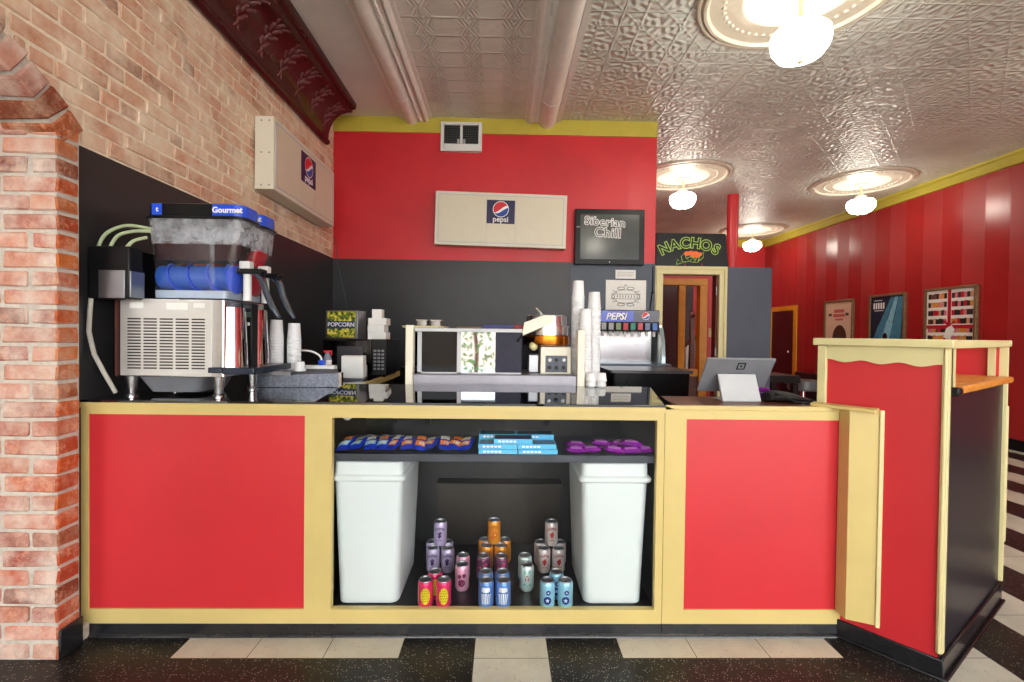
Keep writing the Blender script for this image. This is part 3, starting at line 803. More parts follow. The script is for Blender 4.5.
# rear motor box and hoses
m = MB(); m.box(-1.775, 2.085, 1.44, -1.60, 2.165, 1.665); m.box(-1.775, 2.165, 1.447, -1.64, 2.50, 1.665); m.build('motor_box', BLACK, sm, bevel=.006)
m = MB(); m.box(-1.725, 2.078, 1.442, -1.615, 2.085, 1.562); m.box(-1.60, 2.085, 1.447, -1.594, 2.165, 1.56); m.build('cover_plate', STEELD, sm, bevel=.002)
HOSE = plain('pale_green_hose', (176, 190, 150), .35)
for p in ([(-1.77,2.13,1.66),(-1.75,2.15,1.73),(-1.69,2.19,1.775),(-1.60,2.22,1.765)], [(-1.72,2.13,1.66),(-1.70,2.15,1.72),(-1.66,2.19,1.75),(-1.60,2.22,1.755)], [(-1.66,2.14,1.66),(-1.64,2.16,1.70),(-1.61,2.2,1.725)]):
    q = []
    for i in range(len(p)-1):
        for k in range(5):
            f_ = k/5; a = Vector(p[max(i-1,0)]); b = Vector(p[i]); c_ = Vector(p[i+1]); d_ = Vector(p[min(i+2,len(p)-1)])
            q.append(.5*((2*b)+(c_-a)*f_+(2*a-5*b+4*c_-d_)*f_**2+(3*b-a-3*c_+d_)*f_**3))
    q.append(Vector(p[-1]))
    MB().tube(q, .0075).build('hose', HOSE, sm)
MB().tube([(-1.765,2.09,1.44),(-1.77,2.09,1.38),(-1.775,2.09,1.30),(-1.76,2.10,1.2),(-1.735,2.12,1.12),(-1.70,2.14,1.03)], .009).build('drain_hose', plain('clear_hose', (190,186,176), .3), sm)
for bi, (yc, liq) in enumerate(((2.285, plain('dark_cola_slush', (50, 12, 18), .2, spec=.2)), (2.455, plain('red_slush', (196, 12, 30), .12)))):
    m = MB(); m.loft([rrect(-1.60, -1.235, yc-.072, yc+.072, .03, 1.475), rrect(-1.60, -1.225, yc-.075, yc+.075, .035, 1.60), rrect(-1.61, -1.20, yc-.080, yc+.080, .035, 1.70), rrect(-1.625, -1.185, yc-.082, yc+.082, .04, 1.815)], caps=False)
    m.mi = [1 if i >= 2*len(m.f)//3 else 0 for i in range(len(m.f))]; bw_ = m.build('bowl', [BOWL, BOWLREFL], sm)
    m = MB(); m.loft([rrect(-1.595, -1.24, yc-.068, yc+.068, .03, 1.628), rrect(-1.604, -1.21, yc-.072, yc+.072, .03, 1.712)]); m.build('drink', liq, bw_)
    m = MB(); ax = (-1.58, yc, 1.555); n = 60
    m.cyl((-1.585, yc, 1.555), .034, .33, 16, axis='x')
    r0 = []; r1 = []
    for k in range(n+1):
        a = 2*PI*3.5*k/n; x = -1.58 + .31*k/n
        for q_, dx in ((.034, 0), (.066, 0), (.066, .008), (.034, .008)): r0.append((x+dx, yc+q_*math.cos(a), 1.555+q_*math.sin(a)))
    fs = []
    for k in range(n):
        for j in range(4):
            fs.append((4*k+j, 4*k+(j+1) % 4, 4*k+4+(j+1) % 4, 4*k+4+j))
    m.add(r0, fs)
    m.lathe([(0,0),(.066,0),(.066,.014),(.03,.03),(0,.03)], (-1.268, yc, 1.548), 24, axis='x')
    m.build('auger', BLUE if bi == 0 else plain('red_auger', (190, 14, 34), .3), bw_)
    m = MB(); m.cyl((-1.595, yc, 1.555), .056, .335, 20, axis='x'); m.build('freezing_drum', plain('frosted_blue_drum', (46, 96, 190), .22), bw_)
    m = MB(); m.loft([rrect(-1.59, -1.26, yc-.074, yc+.074, .02, 1.455), rrect(-1.59, -1.26, yc-.074, yc+.074, .02, 1.49)]); m.build('cradle', plain('ice_grey_plastic', (168, 184, 204), .25), sm)
    lid = MB(); lid.loft([rrect(-1.64, -1.172, yc-.086, yc+.086, .045, 1.812), rrect(-1.64, -1.172, yc-.086, yc+.086, .045, 1.822), rrect(-1.625, -1.182, yc-.083, yc+.083, .045, 1.826), rrect(-1.62, -1.185, yc-.082, yc+.082, .045, 1.880), rrect(-1.60, -1.205, yc-.06, yc+.06, .04, 1.888)])
    lo = lid.build('lid', BLACK, sm)
    def wrap(x0, x1, za, zb, mb):
        """band on the lid's rim"""
        pts = [(x, yc-.0838) for x in (x0, x1-.045)]
        if x1 > -1.2:
            for k in range(1, 7):
                a = math.radians(270 + 15*k); pts.append((-1.2275+.0462*math.cos(a), yc-.0375+.0462*math.sin(a)))
            pts.append((-1.1813, yc+.035))
        else: pts = [(x0, yc-.0838), (x1, yc-.0838)]
        vs = []
        for x, y in pts: vs += [(x, y, za), (x, y, zb)]
        mb.add(vs, [(2*k, 2*k+2, 2*k+3, 2*k+1) for k in range(len(pts)-1)])
    for xa, xb in ((-1.32, -1.18), (-1.59, -1.545)):
        bl = MB(); wrap(xa, xb, 1.828, 1.879, bl); bl.build('name_band', BLUE, lo, smooth=False)
    tx = MB(); tx.text('Gourmet', .036, mv(-1.253, yc-.0845, 1.853) @ FRONT, 0, space=1.0, bold=.0012); tx.text('t', .03, mv(-1.566, yc-.0845, 1.853) @ FRONT, 0, bold=.001)
    tx.build('lettering', LOGOW, lo, smooth=False)
    # tap
    m = MB(); m.box(-1.235, yc-.02, 1.575, -1.185, yc+.02, 1.635); m.build('tap_block', WHITE, sm, bevel=.004)
    m = MB(); m.cyl((-1.205, yc, 1.45), .018, .125, 16); m.build('spout', WHITE, sm)
    m = MB(); m.box(-1.245, yc-.028, 1.575, -1.125, yc+.028, 1.60); m.build('tap_cap', BLACK, sm, bevel=.006)
    m = MB(); rings = []
    for (x, z, w, h) in ((-1.165, 1.585, .022, .012), (-1.135, 1.55, .02, .010), (-1.115, 1.48, .016, .009), (-1.088, 1.42, .018, .008), (-1.058, 1.375, .014, .005)):
        rings.append([(x-h, yc-w, z-h*.5), (x+h, yc-w, z+h*.5), (x+h, yc+w, z+h*.5), (x-h, yc+w, z-h*.5)])
    m.loft(rings); m.build('tap_handle', plain('dark_chrome', (92, 104, 122), .15, .9), sm, bevel=.004)

# ------------------------------------------------------------------ nested paper cups
CUPM = plain('white_cup', (228, 230, 232), .5, wear=.02)
def make_cup(name, label, group, r, h, loc):
    t = MB()
    t.lathe([(r,0),(r*1.05,.002),(r*1.05,.006),(r*.99,.008),(r*.84,h),(0,h)], loc, 18)
    o = MB.build(t, name, CUPM); 
    for v in o.data.vertices: v.co -= Vector(loc)
    o.location = loc
    return tag(o, label, 'cup', group)
cup0 = None
def stack(x, y, z, n, label, group, r=.0365, h=.095, pitch=.0165):
    first = make_cup('paper_cup', label, group, r, h, (x, y, z))
    for k in range(1, n):
        c = first.copy(); COL.objects.link(c); c.location = (x, y, z + k*pitch)
stack(.425, 2.735, ZT, 32, 'white paper cup nested in the tallest upside-down stack beside the popcorn kettle', 'tall stack of cups')
stack(.512, 2.70, ZT, 28, 'white paper cup nested in the middle-height stack between kettle and soda fountain', 'middle-height stack of cups')
stack(.452, 2.625, ZT, 22, 'white paper cup nested in the shortest of three stacks beside the kettle', 'short stack of cups')
stack(-1.245, 2.66, 1.095, 12, 'white paper cup nested in the taller stack by the frozen drink taps', 'taller stack by the drink machine')
stack(-1.165, 2.70, 1.095, 11, 'white paper cup nested in the lower stack by the frozen drink taps', 'lower stack by the drink machine')
ct = thing('cup_tray', 'low black tray holding small portion cups beside the popcorn warmer', 'tray', (.497, 2.505, ZT))
m = MB(); m.box(.435, 2.455, ZT, .57, 2.56, ZT+.012); m.box(.435, 2.455, ZT+.012, .57, 2.462, ZT+.022); m.box(.435, 2.553, ZT+.012, .57, 2.56, ZT+.022); m.build('dish', BLACK, ct, bevel=.002)
for i, (x, z, w) in enumerate(((.463, ZT+.013, 'lower of the pair nearer the warmer'), (.463, ZT+.058, 'upper of the pair nearer the warmer'), (.518, ZT+.013, 'lower of the pair nearer the soda fountain'), (.518, ZT+.058, 'upper of the pair nearer the soda fountain'))):
    make_cup('portion_cup', 'small white portion cup on the black tray, ' + w, 'small portion cups', .0275, .043, (x, 2.507, z))
make_cup('portion_cup', 'single small white cup standing on the grey metal box by the spray bottle', None, .030, .05, (-1.10, 2.62, 1.095))

# ------------------------------------------------------------------ left end of the worktop
mt = thing('metal_box', 'low speckled grey metal box with a sloping top, beside the drink machine', 'box', (-1.1, 2.75, ZT))
SPECK = plain('speckled_steel', (112, 118, 132), .4, .5, wear=.35, scale=70)
m = MB(); m.hexa([(-1.34,2.56,ZT),(-.885,2.60,ZT),(-1.02,2.98,ZT),(-1.34,2.98,ZT),(-1.34,2.56,1.072),(-.885,2.60,1.088),(-1.02,2.98,1.092),(-1.34,2.98,1.092)]); m.build('body', SPECK, mt, bevel=.003)
m = MB(); m.box(-1.33, 2.575, 1.073, -1.13, 2.80, 1.094); m.build('raised_plate', STEELD, mt, bevel=.002)
m = MB(); m.box(-.885, 2.60, ZT, -.868, 2.63, 1.09); m.build('corner_strip', STEEL, mt)
ps = thing('power_strip', 'white power strip with a blue plug, lying on the grey metal box', 'power strip', (-1.03, 2.80, 1.092))
m = MB(); m.box(-1.16, 2.78, 1.093, -.97, 2.835, 1.115); m.build('strip', WHITE, ps, bevel=.005)
m = MB(); m.box(-1.065, 2.785, 1.115, -1.035, 2.825, 1.145); m.build('plug', BLUE, ps, bevel=.004)
arc = [(-1.05 - .105 + .105*math.cos(a), 2.80, 1.145 + .055*math.sin(a)) for a in [PI*k/14 for k in range(12)]]
MB().tube(arc, .006).build('cord', WHITE, ps)
sb = thing('spray_bottle', 'small spray bottle with a red trigger head in front of the microwave', 'bottle', (-1.06, 2.92, 1.092))
m = MB(); m.lathe([(0,0),(.022,0),(.024,.01),(.024,.055),(.014,.085),(.010,.095),(0,.095)], (-1.06, 2.92, 1.093), 16); m.build('bottle', plain('grey_blue_bottle', (120, 130, 144), .2), sb)
m = MB(); m.box(-1.08, 2.91, 1.185, -1.035, 2.93, 1.197); m.cyl((-1.06, 2.92, 1.183), .013, .012); m.tube([(-1.038,2.92,1.192),(-1.035,2.92,1.175),(-1.04,2.92,1.165)], .004); m.build('trigger_head', LOGOR, sb, bevel=.003)
m = MB(); m.lathe([(.0245,.0),(.0245,.04)], (-1.06, 2.92, 1.10), 16); m.build('label', PAPER, sb)
nd = thing('napkin_holder', 'white paper napkin block standing in front of the microwave', 'napkin holder', (-.902, 3.03, ZT))
m = MB(); m.box(-1.005, 3.0, ZT+.012, -.868, 3.07, 1.162); m.build('napkins', PAPER, nd, bevel=.006)
m = MB(); m.box(-1.01, 2.995, ZT, -.863, 3.08, ZT+.012); m.box(-1.01, 3.072, ZT+.012, -.863, 3.08, 1.10); m.build('holder', STEELD, nd, bevel=.002)
mw = thing('microwave', 'black microwave oven against the brick-side wall, under the popcorn sign box', 'microwave', (-.98, 3.38, ZT))
m = MB(); m.box(-1.20, 3.22, ZT+.012, -.772, 3.56, 1.262); m.build('body', BLACK, mw, bevel=.005)
m = MB(); m.box(-1.195, 3.205, ZT+.018, -.875, 3.22, 1.256); m.build('door', plain('gloss_black', (10, 10, 11), .12), mw, bevel=.004)
d_ = mw.children[-1] if mw.children else None
m = MB(); m.box(-1.10, 3.203, 1.06, -.93, 3.205, 1.215); m.build('window', plain('grey_window', (66, 66, 70), .2), mw)
m = MB(); m.box(-.872, 3.208, ZT+.018, -.777, 3.22, 1.256); m.build('control_panel', BLACK, mw)
m = MB()
for r_ in range(6):
    for c_ in range(3): m.box(-.86+c_*.026, 3.206, 1.06+r_*.024, -.842+c_*.026, 3.208, 1.074+r_*.024)
m.build('keypad', GREYP, mw)
for x in (-1.17, -.80):
    for y in (3.25, 3.53): MB().cyl((x, y, ZT), .012, .014, 10).build('foot', BLACK, mw)
pb = thing('popcorn_sign', 'small box sign reading POPCORN on top of the microwave', 'sign', (-1.095, 3.35, 1.262))
pb.rotation_euler.z = math.radians(-6)
Tp = wm(pb)
m = MB(Tp); m.box(-.115, -.06, .002, .115, .09, .195); m.build('housing', STEELD, pb, bevel=.003)
m = MB(Tp); m.box(-.098, -.0635, .012, .098, -.06, .186)
t = NT('popcorn_print'); t.bsdf(None, .35); v = t.co(); t.l(t.ramp(t.noise(v, 34, 5, .7), [(.38, (30, 40, 20)), (.48, (96, 120, 40)), (.56, (226, 206, 60)), (.66, (250, 240, 180))]), t.b.inputs['Base Color'])
fp = m.build('face', t.m, pb)
m = MB(Tp); m.box(-.098, -.066, .072, .098, -.0635, .122); m.build('banner', plain('banner_blue', (30, 50, 104), .4), pb)
m = MB(Tp); m.text('POPCORN', .040, mv(0, -.0665, .097) @ FRONT, 0, bold=.0006); m.build('lettering', LOGOW, pb, smooth=False)
for (x0, x1, y0, y1, z1, nm) in ((-.925, -.800, 3.30, 3.42, 1.408, 'wide stack of white paper bags on the microwave, beside the popcorn sign'), (-.935, -.868, 3.44, 3.52, 1.475, 'narrow tall stack of white cartons on the microwave, behind the wide stack')):
    b_ = thing('paper_stack', nm, 'stack', ((x0+x1)/2, (y0+y1)/2, 1.262)); m = MB(); n = 3; z = 1.263
    for k in range(n):
        dz = (z1-1.263)/n; j = random.uniform(-.002, .002)
        m.box(x0+j, y0+j, z, x1+j-(.012 if k == 1 and x1 > -.81 else 0), y1, z+dz-.0008); z += dz
    m.build('stack', PAPER, b_, bevel=.002)

# ------------------------------------------------------------------ popcorn warmer and kettle
pw = thing('popcorn_warmer', 'stainless popcorn warmer cabinet with dark sliding panes, behind the glass counter edge', 'popcorn machine', (-.04, 2.7, ZT))
m = MB(); m.box(-.462, 2.485, ZT, .385, 2.94, 1.096); m.build('base', plain('warmer_base', (150, 148, 158), .5, .55, wear=.12, scale=6), pw, bevel=.003)
m = MB(); m.box(-.500, 2.47, ZT, -.462, 2.53, 1.350); m.build('post', SIGNF, pw, bevel=.003)
m = MB(); m.box(.386, 2.47, ZT, .424, 2.53, 1.335); m.build('post', SIGNF, pw, bevel=.003)
for x in (-.49, .345):
    m = MB(); m.box(x, 2.90, 1.096, x+.03, 2.93, 1.325); m.build('post', STEELD, pw)
m = MB(); m.box(-.48, 2.53, 1.324, .10, 2.94, 1.336); m.box(-.46, 2.505, 1.318, .10, 2.53, 1.336); m.build('top_panel', SILVERP, pw, bevel=.002)
m = MB()
for x in (-.452, -.243): m.box(x, 2.545, 1.096, x+.022, 2.56, 1.324)
m.box(-.452, 2.545, 1.096, .10, 2.56, 1.104); m.build('pane_frame', SILVERP, pw)
MB().box(-.430, 2.550, 1.104, -.243, 2.556, 1.320).build('sliding_pane', GLASSD, pw)
MB().box(-.221, 2.549, 1.104, -.040, 2.556, 1.320).build('mirror_door', plain('mirror_steel', (150,152,156), .03, 1, wear=0), pw)
MB().box(-.040, 2.553, 1.104, .10, 2.559, 1.320).build('sliding_pane', plain('smoked_panel', (34, 34, 54), .25, spec=.15, wear=.2, scale=7), pw)
m = MB(); m.box(-.455, 2.925, 1.096, .34, 2.935, 1.324); m.build('back_panel', plain('warmer_back', (30, 32, 56), .4, spec=.2), pw)
MB().box(-.478, 2.56, 1.13, -.472, 2.90, 1.31).build('side_pane', GLASSD, pw)
m = MB(); m.box(.205, 2.60, 1.096, .370, 2.78, 1.243); m.build('control_box', SIGNF, pw, bevel=.003)
m = MB(); m.box(.232, 2.596, 1.105, .350, 2.60, 1.195); m.build('control_plate', plain('plate_navy', (62, 68, 84), .4), pw)
for r_ in range(2):
    for c_ in range(3): MB().lathe([(0,0),(.011,0),(.009,-.014),(0,-.014)], (.254+c_*.038, 2.596, 1.13+r_*.042), 12, axis='y').build('knob', BLACK if r_ == 0 or c_ == 1 else WHITE, pw)
m = MB(); m.box(.14, 2.64, 1.096, .20, 2.74, 1.20); m.build('motor', STEELD, pw, bevel=.006)
MB().ball((.165, 2.60, 1.245), .024).build('gauge', CREAM, pw)
kt = thing('popcorn_kettle', 'round steel and copper popcorn kettle with a pale slanted lid, over the control box', 'kettle', (.245, 2.69, 1.243))
K = (.243, 2.69, 0)
MB().lathe([(0,1.247),(.10,1.247),(.126,1.253),(.129,1.26),(.127,1.300),(.121,1.304),(0,1.304)], K, 40).build('copper_pan', COPPER, kt)
m = MB(); m.lathe([(.0,1.304),(.122,1.305),(.122,1.352),(.113,1.358),(.113,1.410),(.106,1.416),(0,1.416)], K, 40); m.build('drum', STEEL, kt)
m = MB(); m.lathe([(.121,1.350),(.126,1.351),(.126,1.356),(.118,1.357)], K, 40); m.build('band', CHROME, kt)
m = MB(); sh = [(.100,1.300),(.112,1.372),(.215,1.412),(.268,1.412),(.268,1.375)]
m.prism(sh, 2.548, 2.556, 'xz'); m.build('slanted_lid', SIGNF, kt, bevel=.001)
m = MB(); m.tube([(.118,2.56,1.33),(.075,2.54,1.27)], .006); m.build('dump_handle', BLACK, kt)
m = MB(); m.tube([(.21,2.62,1.416),(.175,2.60,1.450)], .007); m.build('lid_handle', CHROME, kt)
# things lying on the warmer's top
wtray = thing('serving_tray', 'thin cream tray jutting over the top left corner of the warmer', 'tray', (-.40, 2.62, 1.336))
m = MB(); m.loft([rrect(-.525, -.32, 2.50, 2.80, .02, 1.337), rrect(-.53, -.315, 2.495, 2.805, .02, 1.347)]); m.build('tray', CREAM, wtray)
for x, w in ((-.45, 'one nearer the brick wall'), (-.375, 'one nearer the kettle')):
    tn = thing('metal_tin', 'small grey metal tin on the cream tray above the warmer, ' + w, 'tin', (x, 2.70, 1.347), 0, 'grey tins on the warmer')
    m = MB(); m.loft([rrect(x-.030, x+.030, 2.66, 2.76, .006, 1.348), rrect(x-.028, x+.028, 2.662, 2.758, .006, 1.376)]); m.build('body', plain('tin_grey', (112,106,100), .3, .6), tn)
    m = MB(); m.box(x-.032, 2.658, 1.376, x+.032, 2.762, 1.384); m.build('lid', plain('tin_lid', (140,134,128), .3, .6), tn, bevel=.002)
for (x0, x1, c_, nm) in ((-.12, .06, (24, 34, 110), 'dark blue cardboard pack lying on the warmer top, behind the mirrored pane'), (.065, .145, (170, 26, 34), 'red cardboard pack lying on the warmer top, next to the kettle lid'), (-.27, -.13, (110, 74, 48), 'brown flat pack lying on the warmer top, beside the grey tins')):
    p_ = MB().box(x0, 2.80, 1.3362, x1, 2.90, 1.362 if x0 > -.2 else 1.35).build('cardboard_pack', plain('pack_%d' % c_[0], c_, .45), None, bevel=.002)
    tag(p_, nm, 'package', 'flat packs on the warmer')

# ------------------------------------------------------------------ back counter, soda fountain, ice bin
bc = thing('back_counter', 'dark low counter along the back wall carrying the soda fountain', 'counter', (.35, 4.7, 0))
m = MB(); m.box(-.9, 4.36, 0, 1.585, 5.05, .96); m.build('body', DARK, bc)
m = MB(); m.box(-.92, 4.33, .96, 1.59, 5.052, 1.0); m.build('top', BLACK, bc, bevel=.004)
sd = thing('soda_fountain', 'eight-valve soda fountain with a blue header, beside the yellow doorway', 'soda fountain', (1.2, 4.6, 1.0))
m = MB(); m.box(.90, 4.38, 1.001, 1.555, 4.80, 1.04); m.box(.88, 4.36, 1.03, 1.545, 4.66, 1.05); m.build('drip_tray', plain('tray_blue_grey', (96, 108, 124), .35, .4), sd, bevel=.005)
m = MB(); m.box(.93, 4.66, 1.04, 1.45, 4.82, 1.55); m.build('splash_back', STEEL, sd, bevel=.004)
m = MB(); m.box(.885, 4.42, 1.355, 1.448, 4.82, 1.545); m.build('head', BLACK, sd, bevel=.008)
m = MB(); m.box(.892, 4.415, 1.435, 1.442, 4.42, 1.538); m.build('header_sign', plain('header_blue', (30, 70, 190), .2, wear=.35, scale=6), sd)
m = MB(); m.box(1.205, 4.413, 1.437, 1.44, 4.415, 1.536); m.build('header_picture', plain('header_dark_blue', (22, 30, 66), .2, wear=.3, scale=8), sd)
m = MB(); m.text('PEPSI', .085, mv(1.045, 4.412, 1.482) @ FRONT @ Matrix(((1,.25,0,0),(0,1,0,0),(0,0,1,0),(0,0,0,1))), 0, bold=.002); m.build('lettering', LOGOW, sd, smooth=False)
m = MB(); soda_logo(m, mv(1.315, 4.412, 1.490) @ FRONT, .033, 0, 1, 2); m.build('emblem', [LOGOR, LOGOW, LOGOB], sd, smooth=False)
for k, c_ in enumerate(((150,150,156),(160,160,160),(120,140,100),(190,30,36),(20,130,110),(196,70,80),(110,120,160),(60,110,190))):
    x = .925 + k*.0675
    m = MB(); m.box(x-.028, 4.40, 1.345, x+.028, 4.425, 1.432); v_ = m.build('valve', BLACK, sd, bevel=.004)
    m = MB(); m.box(x-.022, 4.397, 1.362, x+.022, 4.40, 1.425); m.build('flavour_card', plain('card_%d' % k, c_, .4, wear=.12, scale=40), v_)
    m = MB(); m.lathe([(0,1.345),(.018,1.345),(.014,1.315),(0,1.315)], (x, 4.44, 0), 12); m.box(x-.012, 4.42, 1.30, x+.012, 4.428, 1.345); m.build('nozzle', SILVERP, v_)
m = MB(); m.prism([(4.44,1.05),(4.80,1.05),(4.80,1.40),(4.74,1.42),(4.60,1.42),(4.52,1.38),(4.46,1.25)], 1.48, 1.515, 'yz'); m.build('side_shield', plain('grey_clear_shield', (150, 164, 166), .15, .3), sd)
ib = thing('ice_bin', 'black lidded bin standing behind the counter in front of the soda fountain', 'bin', (.93, 3.25, 0))
m = MB(); m.loft([rrect(.73, 1.17, 3.06, 3.42, .02, 0), rrect(.70, 1.20, 3.04, 3.44, .02, 1.07)]); m.build('body', BLACK, ib)
m = MB(); m.loft([rrect(.675, 1.215, 3.02, 3.46, .02, 1.071), rrect(.675, 1.215, 3.02, 3.46, .02, 1.088)]); m.build('lid', plain('lid_grey', (70, 70, 74), .3), ib)
for x in (.80, .87): MB().lathe([(0,0),(.016,0),(.014,-.012),(0,-.012)], (x, 3.045, 1.0), 12, axis='y').build('catch', BLACK, ib)

# ------------------------------------------------------------------ tablet register
pr = thing('tablet_register', 'grey tablet register seen from behind on a silver wedge stand', 'register', (1.13, 2.27, 1.004))
m = MB(); ta, tb = Vector((0,2.27,1.212)), Vector((0,2.39,1.040)); tn_ = (tb-ta).normalized(); nr = Vector((0, tn_.z, -tn_.y))
if nr.y > 0: nr = -nr                                                    # towards the camera
TX0, TX1 = .972, 1.305
def slab(mb, xa, xb, a, b, th, out, inset=0):
    q = [(xa, a), (xb, a), (xb, b), (xa, b)]
    lo = [Vector((x, 0, 0)) + p for x, p in q]; hi = [p + nr*th for p in lo]
    mb.hexa([tuple(p + nr*out) for p in lo] + [tuple(p + nr*out) for p in hi])
slab(m, TX0, TX1, ta, tb, .012, 0)
m.build('tablet', GREYP, pr, bevel=.006, seg=3)
m = MB(); slab(m, TX0+.015, TX1-.015, ta+tn_*.01, tb-tn_*.01, -.002, -.001); m.build('screen', BLACK, pr)
lgT = Matrix((( 1,0,0,0),(0,1,0,0),(0,0,1,0),(0,0,0,1)))
cx_ = (TX0+TX1)/2 + .008; ctr = ta + tn_*.045 + nr*.0125
lg = MB()
def sq(h, o, mi):
    p = [ctr + Vector((cx_ + sx*h, 0, 0)) - tn_*sy*h + nr*o for sx, sy in ((-1,-1),(1,-1),(1,1),(-1,1))]
    lg.add([tuple(v_) for v_ in p], [(0,1,2,3)], mi)
sq(.0205, .0003, 0); sq(.0135, .0006, 1); sq(.0105, .0009, 0) if False else None
sq(.0055, .0009, 0); lg.build('emblem', [BLACK, GREYP], pr, smooth=False)
m = MB(); X0, X1 = 1.038, 1.222
m.prism([(2.234,1.0045),(2.294,1.130),(2.306,1.128),(2.262,1.0125),(2.33,1.0125),(2.33,1.0045)], X0, X1, 'yz'); m.box(X0+.05, 2.295, 1.09, X1-.05, 2.345, 1.118); m.build('wedge_stand', SILVERP, pr, bevel=.006, seg=3)
# black bag and purple packs beside the register
bg = thing('black_bag', 'limp black bag lying on the counter between the register and the red stand', 'bag', (1.4, 2.25, 1.004))
rings = []
for k, (x, h, w) in enumerate(((1.235,.015,.02),(1.245,.045,.05),(1.275,.06,.06),(1.33,.052,.06),(1.38,.035,.055),(1.42,.022,.045),(1.455,.010,.02))):
    rings.append([(x+.015, 2.262 - (x-1.235)*.15 + w*math.cos(2*PI*j/14), 1.005 + h*.46 + h*.46*math.sin(2*PI*j/14)*(1 if j % 3 else .8)) for j in range(14)])
m = MB(); m.loft(rings); m.build('bag', plain('black_nylon', (22,20,20), .55, wear=.2, scale=40, bump=.4), bg)
m = MB(); m.tube([(1.27,2.215,1.05),(1.31,2.20,1.035),(1.35,2.19,1.012),(1.40,2.175,1.010),(1.45,2.165,1.010)], .006); m.build('strap', BLACK, bg)
PURP = plain('purple_wrap', (118, 22, 128), .28, wear=.3, scale=30)
for i, (x, y, z, a, w) in enumerate(((1.275, 2.36, 1.0045, 10, 'lowest of three behind the black bag'), (1.30, 2.365, 1.0235, -14, 'middle one of three behind the black bag'), (1.268, 2.36, 1.0425, 6, 'topmost of three behind the black bag'))):
    T = mv(x, y, z) @ rot('Z', a)
    o = MB(T).loft([[(sx*.05*s_, sy*.03*s_, zz) for sx, sy in ((-1,-1),(1,-1),(1,1),(-1,1))] for s_, zz in ((.85,0),(1,.008),(.85,.018))]).build('candy_pack', PURP, None, bevel=.003)
    tag(o, 'crumpled purple candy pack beside the register, ' + w, 'candy', 'purple packs by the register')
# ------------------------------------------------------------------ wall signs
def sign_box(t, w, h, d, T):
    """shallow lit-sign cabinet drawn facing -Y, lower left corner at the origin"""
    m = MB(T); m.box(0, -d, 0, w, -.001, h); m.build('housing', SIGNF, t, bevel=.004)
    m = MB(T)
    for a in ((.03, h-.035, w-.03, h-.028), (.03, .028, w-.03, .035)): m.box(a[0], -d-.004, a[1], a[2], -d, a[3])
    for x in (.03, w-.037): m.box(x, -d-.004, .03, x+.007, -d, h-.03)
    m.build('face_trim', SILVERP, t)
    m = MB(T); m.box(.037, -d-.002, .035, w-.037, -d, h-.035); m.build('face', plain('cream_sign_face', (222, 214, 190), .3, wear=.02), t)
    m = MB(T)
    for x in (w*.39, w*.61): m.box(x, -d-.0026, .036, x+.003, -d-.002, h-.036)
    m.build('panel_seam', SILVERP, t)
    cx, cy, s_ = w*.497, h*.635, .145
    m = MB(T); m.box(cx-s_, -d-.006, cy-.115, cx+s_, -d-.002, cy+.125); m.build('logo_panel', NAVY, t)
    m = MB(T); soda_logo(m, mv(cx, -d-.0065, cy+.032) @ FRONT, .076, 0, 1, 2); m.build('emblem', [LOGOR, LOGOW, LOGOB], t, smooth=False)
    m = MB(T); m.text('pepsi', .078, mv(cx, -d-.0068, cy-.072) @ FRONT, 0, bold=.0012); m.build('lettering', LOGOW, t, smooth=False)
t = thing('box_sign', 'cream box sign with a round soda emblem, hung on the red back wall', 'sign', (-.045, YB, 2.21))
sign_box(t, 1.352, .548, .115, mv(-.718, YB-.001, 2.222) @ rot('Y', 1.15))
t = thing('box_sign', 'cream box sign with a round soda emblem, hung on the brick wall', 'sign', (XL, 4.05, 2.32))
T = mv(XL+.012, 3.455, 2.318) @ rot('Z', 90)
sign_box(t, 1.215, .515, .135, T)
m = MB(T)
for x in (.02, .06):
    for z in (.03, .26, .485): m.ball((0, -.02 - x*1.4, z), .006)
m.build('screw', STEELD, t)
# air vent
t = thing('air_vent', 'white framed double air vent high on the red wall', 'vent', (-.455, YB, 3.2))
vx0, vx1, vz0, vz1 = -.673, -.245, 3.205, 3.505
m = MB(); y0, y1 = YB-.045, YB-.001
m.box(vx0, y0, vz0, vx0+.035, y1, vz1); m.box(vx1-.035, y0, vz0, vx1, y1, vz1); m.box(vx0+.035, y0, vz0, vx1-.035, y1, vz0+.075); m.box(vx0+.035, y0, vz1-.03, vx1-.035, y1, vz1); m.box(-.472, y0, vz0+.075, -.446, y1, vz1-.03)
m.build('frame', WHITE, t, bevel=.003)
m = MB(); m.box(vx0+.035, YB-.018, vz0+.075, -.472, YB-.017, vz1-.03); m.box(-.446, YB-.018, vz0+.075, vx1-.035, YB-.017, vz1-.03); m.build('backing', DARK, t)
for xa, xb in ((vx0+.035, -.472), (-.446, vx1-.035)):
    m = MB(); 
    for k in range(11):
        z = vz0 + .085 + k*.0178; m.box(xa, YB-.030, z, xb, YB-.024, z+.004)
    for k in range(7):
        x = xa + .012 + k*(xb-xa-.024)/6; m.box(x-.0015, YB-.028, vz0+.075, x+.0015, YB-.022, vz1-.03)
    m.build('grille', plain('vent_grille', (70, 74, 74), .5), t)
m = MB(); m.box(-.50, YB-.04, vz0+.08, -.478, YB-.031, vz0+.125); m.box(-.44, YB-.04, vz0+.08, -.418, YB-.031, vz0+.125); m.build('damper_tab', SILVERP, t)
